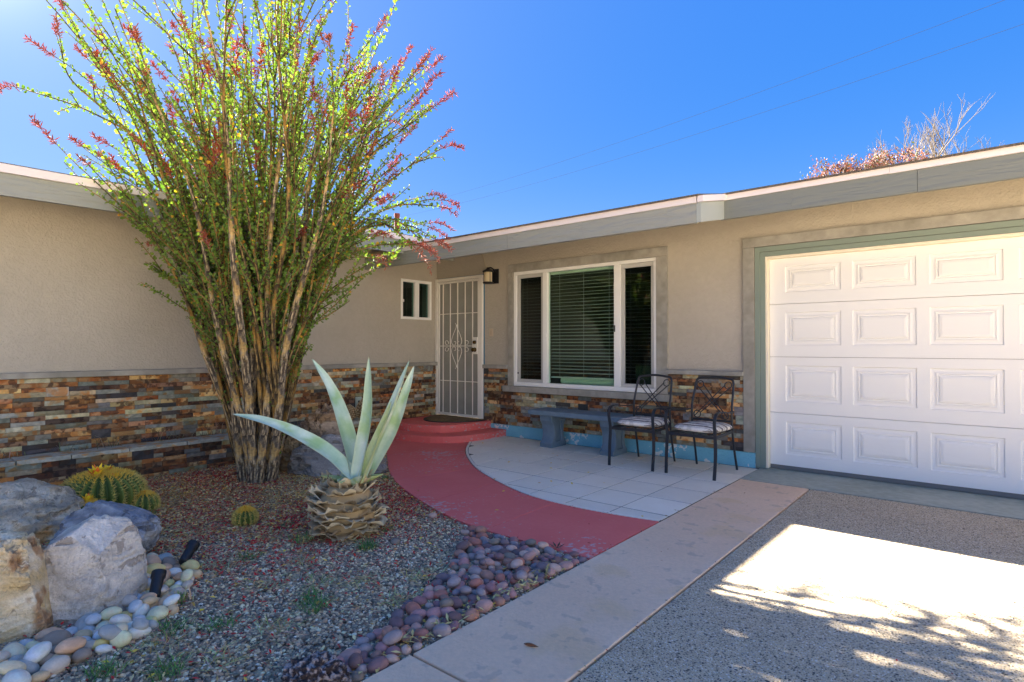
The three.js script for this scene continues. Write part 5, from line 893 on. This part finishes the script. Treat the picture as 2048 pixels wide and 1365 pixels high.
    branchGeos[mi].push(tube(pts, rad, 6)); subs.push({ pts, q, mi }); addLeaves(pts, 0.85 + U(0, 0.5), 0.0135, 0.016);
    if (rnd() < 0.5) flower(pts[24], pts[24].clone().sub(pts[23]).normalize(), U(0.6, 1.4));
  }
  // side shoots
  for (let i = 0; i < 640; i++) {
    const s = pick(subs), k = i < 400 ? 7 + Math.floor(rnd() * 15) : 15 + Math.floor(rnd() * 8), p = s.pts[k], T2 = s.pts[Math.min(24, k + 1)].clone().sub(s.pts[k - 1]).normalize(), o = V(U(-1, 1), U(-0.1, 0.5), U(-1, 1)); o.addScaledVector(V(p.x, 0, p.z).normalize(), 0.5); o.addScaledVector(T2, -o.dot(T2)).normalize();
    const L = U(0.3, 1.0) * (p.y < 1.4 ? 0.45 : 1), pts = [p.clone()]; let d = T2.clone().addScaledVector(o, U(0.3, 0.85)).normalize(); const bend = U(-0.25, 0.35);
    for (let j = 1; j <= 8; j++) { d = d.clone().add(V(0, bend * 0.12, 0)).add(V(U(-0.05, 0.05), U(-0.05, 0.05), U(-0.05, 0.05))).normalize(); pts.push(pts[j - 1].clone().addScaledVector(d, L / 8)); }
    branchGeos[s.mi].push(tube(pts, pts.map((_, j) => 0.0075 - 0.0006 * j), 5)); addLeaves(pts, 0.8, 0.0145, 0.0155);
    if (rnd() < 0.3 && p.y > 1.8) flower(pts[8], d, U(0.6, 1.4));
  }
  // long stray branches that make the outline
  const stray = [[[0.75, 3.05, 4.2], [0.35, 3.45, 4.62], [-0.35, 3.751, 5.054]], [[0.80, 2.55, 4.1], [0.45, 2.95, 4.42], [0.14, 3.185, 4.647]], [[0.72, 3.0, 4.2], [0.28, 3.55, 4.55], [0.013, 3.87, 4.75], [-0.04, 4.2, 4.80]], [[0.9, 1.75, 4.0], [0.75, 1.92, 4.12], [0.63, 2.03, 4.24]],
    [[2.0, 2.35, 3.1], [2.45, 2.95, 2.72], [2.735, 3.161, 2.492]], [[1.95, 2.25, 3.12], [2.40, 2.62, 2.76], [2.717, 2.62, 2.507]], [[1.95, 2.15, 3.15], [2.35, 2.5, 2.80], [2.60, 2.30, 2.60]], [[1.9, 2.1, 3.17], [2.30, 2.45, 2.83], [2.53, 2.25, 2.66]], [[2.0, 3.0, 3.1], [2.35, 3.6, 2.8], [2.554, 3.916, 2.643]], [[2.0, 2.8, 3.1], [2.4, 3.3, 2.75], [2.663, 3.54, 2.552]],
    [[1.85, 3.3, 3.2], [2.05, 3.9, 3.05], [2.245, 4.246, 2.90]], [[1.7, 3.6, 3.35], [1.80, 4.2, 3.25], [1.95, 4.60, 3.12]], [[0.62, 3.3, 4.25], [0.2, 4.0, 4.6], [0.0, 4.46, 4.77]], [[1.9, 2.0, 3.2], [2.2, 2.22, 2.95], [2.47, 2.27, 2.72]], [[0.85, 2.1, 4.05], [0.6, 2.45, 4.26], [0.42, 2.6, 4.42]]];
  stray.forEach((k, i) => {
    const e = k.map((v) => V(...v).sub(B0)), h = e[0].y, q0 = e[0].clone().multiplyScalar(0.55).setY(h * 0.55), pts = smooth([V(e[0].x * 0.22, 0.25, e[0].z * 0.22), q0, ...e], 30); branchGeos[i % NM].push(tube(pts, pts.map((_, j) => 0.016 - 0.0004 * j), 6)); addLeaves(pts, 0.9, 0.011, 0.017); const d = pts[30].clone().sub(pts[29]).normalize(); if (i !== 3) flower(pts[30], d, U(0.9, 1.5));
    for (let j = 0; j < 3; j++) { const b = pts[16 + Math.floor(rnd() * 10)], d2 = d.clone().add(V(U(-0.6, 0.6), U(-0.3, 0.6), U(-0.6, 0.6))).normalize(), tw = [b, b.clone().addScaledVector(d2, 0.16).add(V(0, 0.02, 0)), b.clone().addScaledVector(d2, U(0.25, 0.45))]; branchGeos[i % NM].push(tube(tw, [0.006, 0.005, 0.003], 5)); addLeaves(tw, 0.5, 0.018, 0.015); if (rnd() < 0.4) flower(tw[2], d2, U(0.5, 1.0)); }
  });
  mainGeos.forEach((gs) => mesh('stem', merge(gs), M.bark, shrub));
  branchGeos.forEach((gs) => { if (gs.length) mesh('branches', merge(gs), M.branch, shrub); });
  // stubby spurs on the old wood
  for (const g of flowers) mesh('flower_cluster', g, M.petal, shrub);
  const lf = (() => { const ring = [[0, -0.9], [0.55, -0.35], [0.8, 0.25], [0.45, 0.85], [-0.45, 0.85], [-0.8, 0.25], [-0.55, -0.35]], P = []; for (let i = 0; i < 7; i++) { const a = ring[i], b = ring[(i + 1) % 7]; P.push(0, 0.2, -0.06, a[0], a[1] + 0.9, Math.abs(a[0]) * 0.22, b[0], b[1] + 0.9, Math.abs(b[0]) * 0.22); } for (let i = 1; i < P.length; i += 9) P[i] = 1.0; const g = new THREE.BufferGeometry(); g.setAttribute('position', new THREE.Float32BufferAttribute(P, 3)); g.computeVertexNormals(); return boxUV(g); })();
  instanced('foliage', lf, M.leaf, leaves, shrub);
  console.log('leaves', leaves.length, 'flowers', flowers.length);
}
// ---------------------------------------------------------------- grass tufts, dry planter plants
function tuft(x, y, z, n, h, spread, pal, name, label, category, group, wd = 0.0022) {
  const gs = [];
  for (let i = 0; i < n; i++) {
    const a = U(0, 6.28), b = V(U(-1, 1), 0, U(-1, 1)).multiplyScalar(spread * 0.5), l = h * U(0.5, 1.1), o = V(Math.cos(a), 0, Math.sin(a)).multiplyScalar(spread * U(0.3, 1)), s = V(-Math.sin(a), 0, Math.cos(a)).multiplyScalar(wd), m = b.clone().addScaledVector(o, 0.4).add(V(0, l * 0.65, 0)), t = b.clone().add(o).add(V(0, l * U(0.6, 1), 0)), c = lin(pick(pal).map((v) => Math.min(255, v * U(0.8, 1.15)) / 255));
    const P = [b.clone().sub(s), b.clone().add(s), m.clone().addScaledVector(s, 0.8), b.clone().sub(s), m.clone().addScaledVector(s, 0.8), m.clone().addScaledVector(s, -0.8), m.clone().addScaledVector(s, -0.8), m.clone().addScaledVector(s, 0.8), t], g = new THREE.BufferGeometry();
    g.setAttribute('position', new THREE.Float32BufferAttribute(P.flatMap((v) => [v.x, v.y, v.z]), 3)); g.computeVertexNormals(); g.setAttribute('uv', new THREE.Float32BufferAttribute(new Float32Array(18), 2)); gs.push(vcol(g, () => c));
  }
  const o = mesh(name, merge(gs), M.petal); o.position.set(x, y, z); return tag(o, label, category, group);
}
{
  rnd = RNG(211);
  const green = [[96, 140, 60], [120, 160, 70], [80, 120, 56]], straw = [[206, 186, 120], [190, 164, 96], [222, 204, 146]], dryp = [[150, 136, 104], [112, 98, 76], [170, 158, 124], [96, 84, 66]];
  const wl = 'small clump of green weed grass growing in the gravel', dl = 'wisp of straw coloured dry grass on the gravel';
  tuft(3.72, gh(3.72, 4.03), 4.03, 110, 0.07, 0.10, green, 'grass_clump', 'thick green grass clump right of the agave stump base', 'grass');
  tuft(3.28, gh(3.28, 4.22), 4.22, 90, 0.08, 0.12, [...green, ...straw], 'grass_clump', 'green grass clump left of the agave stump base', 'grass');
  tuft(3.52, gh(3.5, 3.66), 3.72, 60, 0.06, 0.09, [...green, ...straw], 'grass_clump', 'sparse grass clump behind the agave stump', 'grass');
  tuft(2.29, gh(2.29, 2.76), 2.78, 60, 0.06, 0.06, green, 'grass_clump', 'small grass clump at the edge of the red path', 'grass');
  tuft(3.62, gh(3.62, 5.06), 5.06, 40, 0.09, 0.07, [...green, ...straw], 'grass_clump', 'grass clump beside the spotlight among the pebbles', 'grass');
  for (const [x, z, k] of [[4.26, 5.36, 1], [4.08, 5.51, 1], [4.20, 4.68, 1], [4.10, 4.66, 0.8], [1.83, 4.63, 0.7], [2.24, 4.82, 0.8], [3.29, 4.57, 0.7], [2.9, 4.1, 0.6], [3.9, 5.2, 0.8], [4.02, 5.05, 0.6]]) tuft(x, gh(x, z), z, 70, 0.065 * k, 0.11, green, 'weed_tuft', wl, 'weed', 'green weed tufts');
  for (const [x, z] of [[4.26, 4.9], [3.95, 4.5], [4.3, 4.1], [4.44, 4.35], [3.3, 4.75], [2.7, 3.9], [2.2, 4.2], [3.75, 4.7], [4.1, 4.35], [3.6, 4.4], [4.3, 5.2], [3.98, 5.3], [2.0, 3.9], [2.5, 4.6], [3.05, 4.35]]) tuft(x, gh(x, z), z, 80, 0.035, 0.17, straw, 'dry_grass_wisp', dl, 'dry grass', 'dry grass wisps', 0.002);
  const pl = 'dry grey grass plant growing in the planter';
  for (const [z, h, n] of [[3.45, 0.28, 22], [3.66, 0.2, 18], [3.95, 0.26, 24], [4.45, 0.24, 26], [4.75, 0.2, 24], [5.15, 0.22, 20], [2.85, 0.25, 20], [2.45, 0.2, 16]]) tuft(0.16, 0.22, z, n, h, 0.24, dryp, 'planter_grass', pl, 'plant', 'dry planter grasses', 0.003);
  const st = thing('path_weed', 'dark star shaped seedling in the path edge above the pebbles', 'weed', [4.64, 0.0, 3.285]);
  for (let i = 0; i < 7; i++) { const a = i * 0.9, g = new THREE.BufferGeometry(), d = V(Math.cos(a), 0.45, Math.sin(a)), s = V(-Math.sin(a), 0, Math.cos(a)).multiplyScalar(0.007), m = d.clone().multiplyScalar(0.028), t = d.clone().multiplyScalar(0.055); const P = [V(), m.clone().add(s), t, V(), t, m.clone().sub(s)]; g.setAttribute('position', new THREE.Float32BufferAttribute(P.flatMap((v) => [v.x, v.y, v.z]), 3)); g.computeVertexNormals(); mesh('leaf', boxUV(g), std({ color: C(54, 56, 44), side: THREE.DoubleSide }), st); }
  tag(mesh('dry_pod', tube(smooth([V(5.205, 0.006, 4.325), V(5.235, 0.009, 4.318), V(5.268, 0.006, 4.306)], 10), [0.001, 0.003, 0.005, 0.006, 0.0065, 0.0065, 0.006, 0.005, 0.004, 0.002, 0.0008], 6), std({ color: C(120, 74, 44) })), 'brown seed pod lying on the walkway', 'seed pod');
}
// ---------------------------------------------------------------- trees beyond the roof
function bareTree(x, z, y0, y1, spread, seedv, leafy, label, bark, lean = 0) {
  rnd = RNG(seedv);
  const t = thing('tree', label, 'tree', [x, 0, z], 'trees beyond the garage roof'), gs = [], lv = [];
  const grow = (p, d, l, r, depth) => {
    const pts = [p]; let q = p; const dd = d.clone();
    for (let i = 0; i < 4; i++) { dd.add(V(U(-0.16, 0.16), U(-0.04, 0.14), U(-0.16, 0.16))).normalize(); q = q.clone().addScaledVector(dd, l / 4); pts.push(q); }
    gs.push(tube(pts, [r, r * 0.9, r * 0.8, r * 0.72, r * 0.62], depth > 3 ? 7 : 4));
    if (leafy && depth < 3 && rnd() < 0.6) for (let i = 0; i < leafy; i++) lv.push([TM(...pick(pts).clone().add(V(U(-0.25, 0.25), U(-0.2, 0.2), U(-0.25, 0.25))).toArray(), U(0, 6), U(0, 6), U(0, 6), U(0.035, 0.07), U(0.035, 0.07), 0.05), rnd() < 0.1 ? C(70, 78, 28) : C(U(84, 112), U(48, 64), U(32, 44))]);
    if (depth === 0) return;
    const n = depth > 3 ? 3 : 2 + (rnd() < 0.45); for (let i = 0; i < n; i++) { const o = V(U(-1, 1), U(-0.25, 0.5), U(-1, 1)).normalize(); grow(pts[i === 0 ? 4 : 2 + Math.floor(rnd() * 3)], dd.clone().addScaledVector(o, U(0.45, 0.9) * spread).normalize(), l * U(0.62, 0.8), r * 0.6, depth - 1); }
  };
  const top = V(lean, y0, 0); mesh('trunk', tube([V(0, 0, 0), V(lean * 0.4, y0 * 0.5, 0), top], [0.28, 0.2, 0.13], 9), bark, t);
  for (let i = 0; i < 4; i++) { const a = i * 1.57 + 0.4; grow(top, V(Math.cos(a) * 0.75 * spread, 0.9, Math.sin(a) * 0.75 * spread).normalize(), (y1 - y0) * 0.42, 0.075, 5); }
  mesh('branches', merge(gs), bark, t);
  if (leafy) { const g = new THREE.BufferGeometry(); g.setAttribute('position', new THREE.Float32BufferAttribute([-1, 0, 0, 0, 0.6, 0.2, 1, 0, 0, -1, 0, 0, 1, 0, 0, 0, -0.6, 0.2], 3)); g.computeVertexNormals(); instanced('foliage', boxUV(g), M.leaf, lv, t); }
}
bareTree(3.3, -20.3, 5.6, 9.0, 1.35, 301, 15, 'winter tree with sparse brown leaves beyond the garage roof', std({ color: C(58, 48, 40) }));
bareTree(4.6, -26.2, 6.6, 11.2, 0.8, 307, 0, 'pale bare branched tree beyond the garage roof', std({ color: C(74, 66, 58) }), 0.2);

renderer.render(scene, camera);
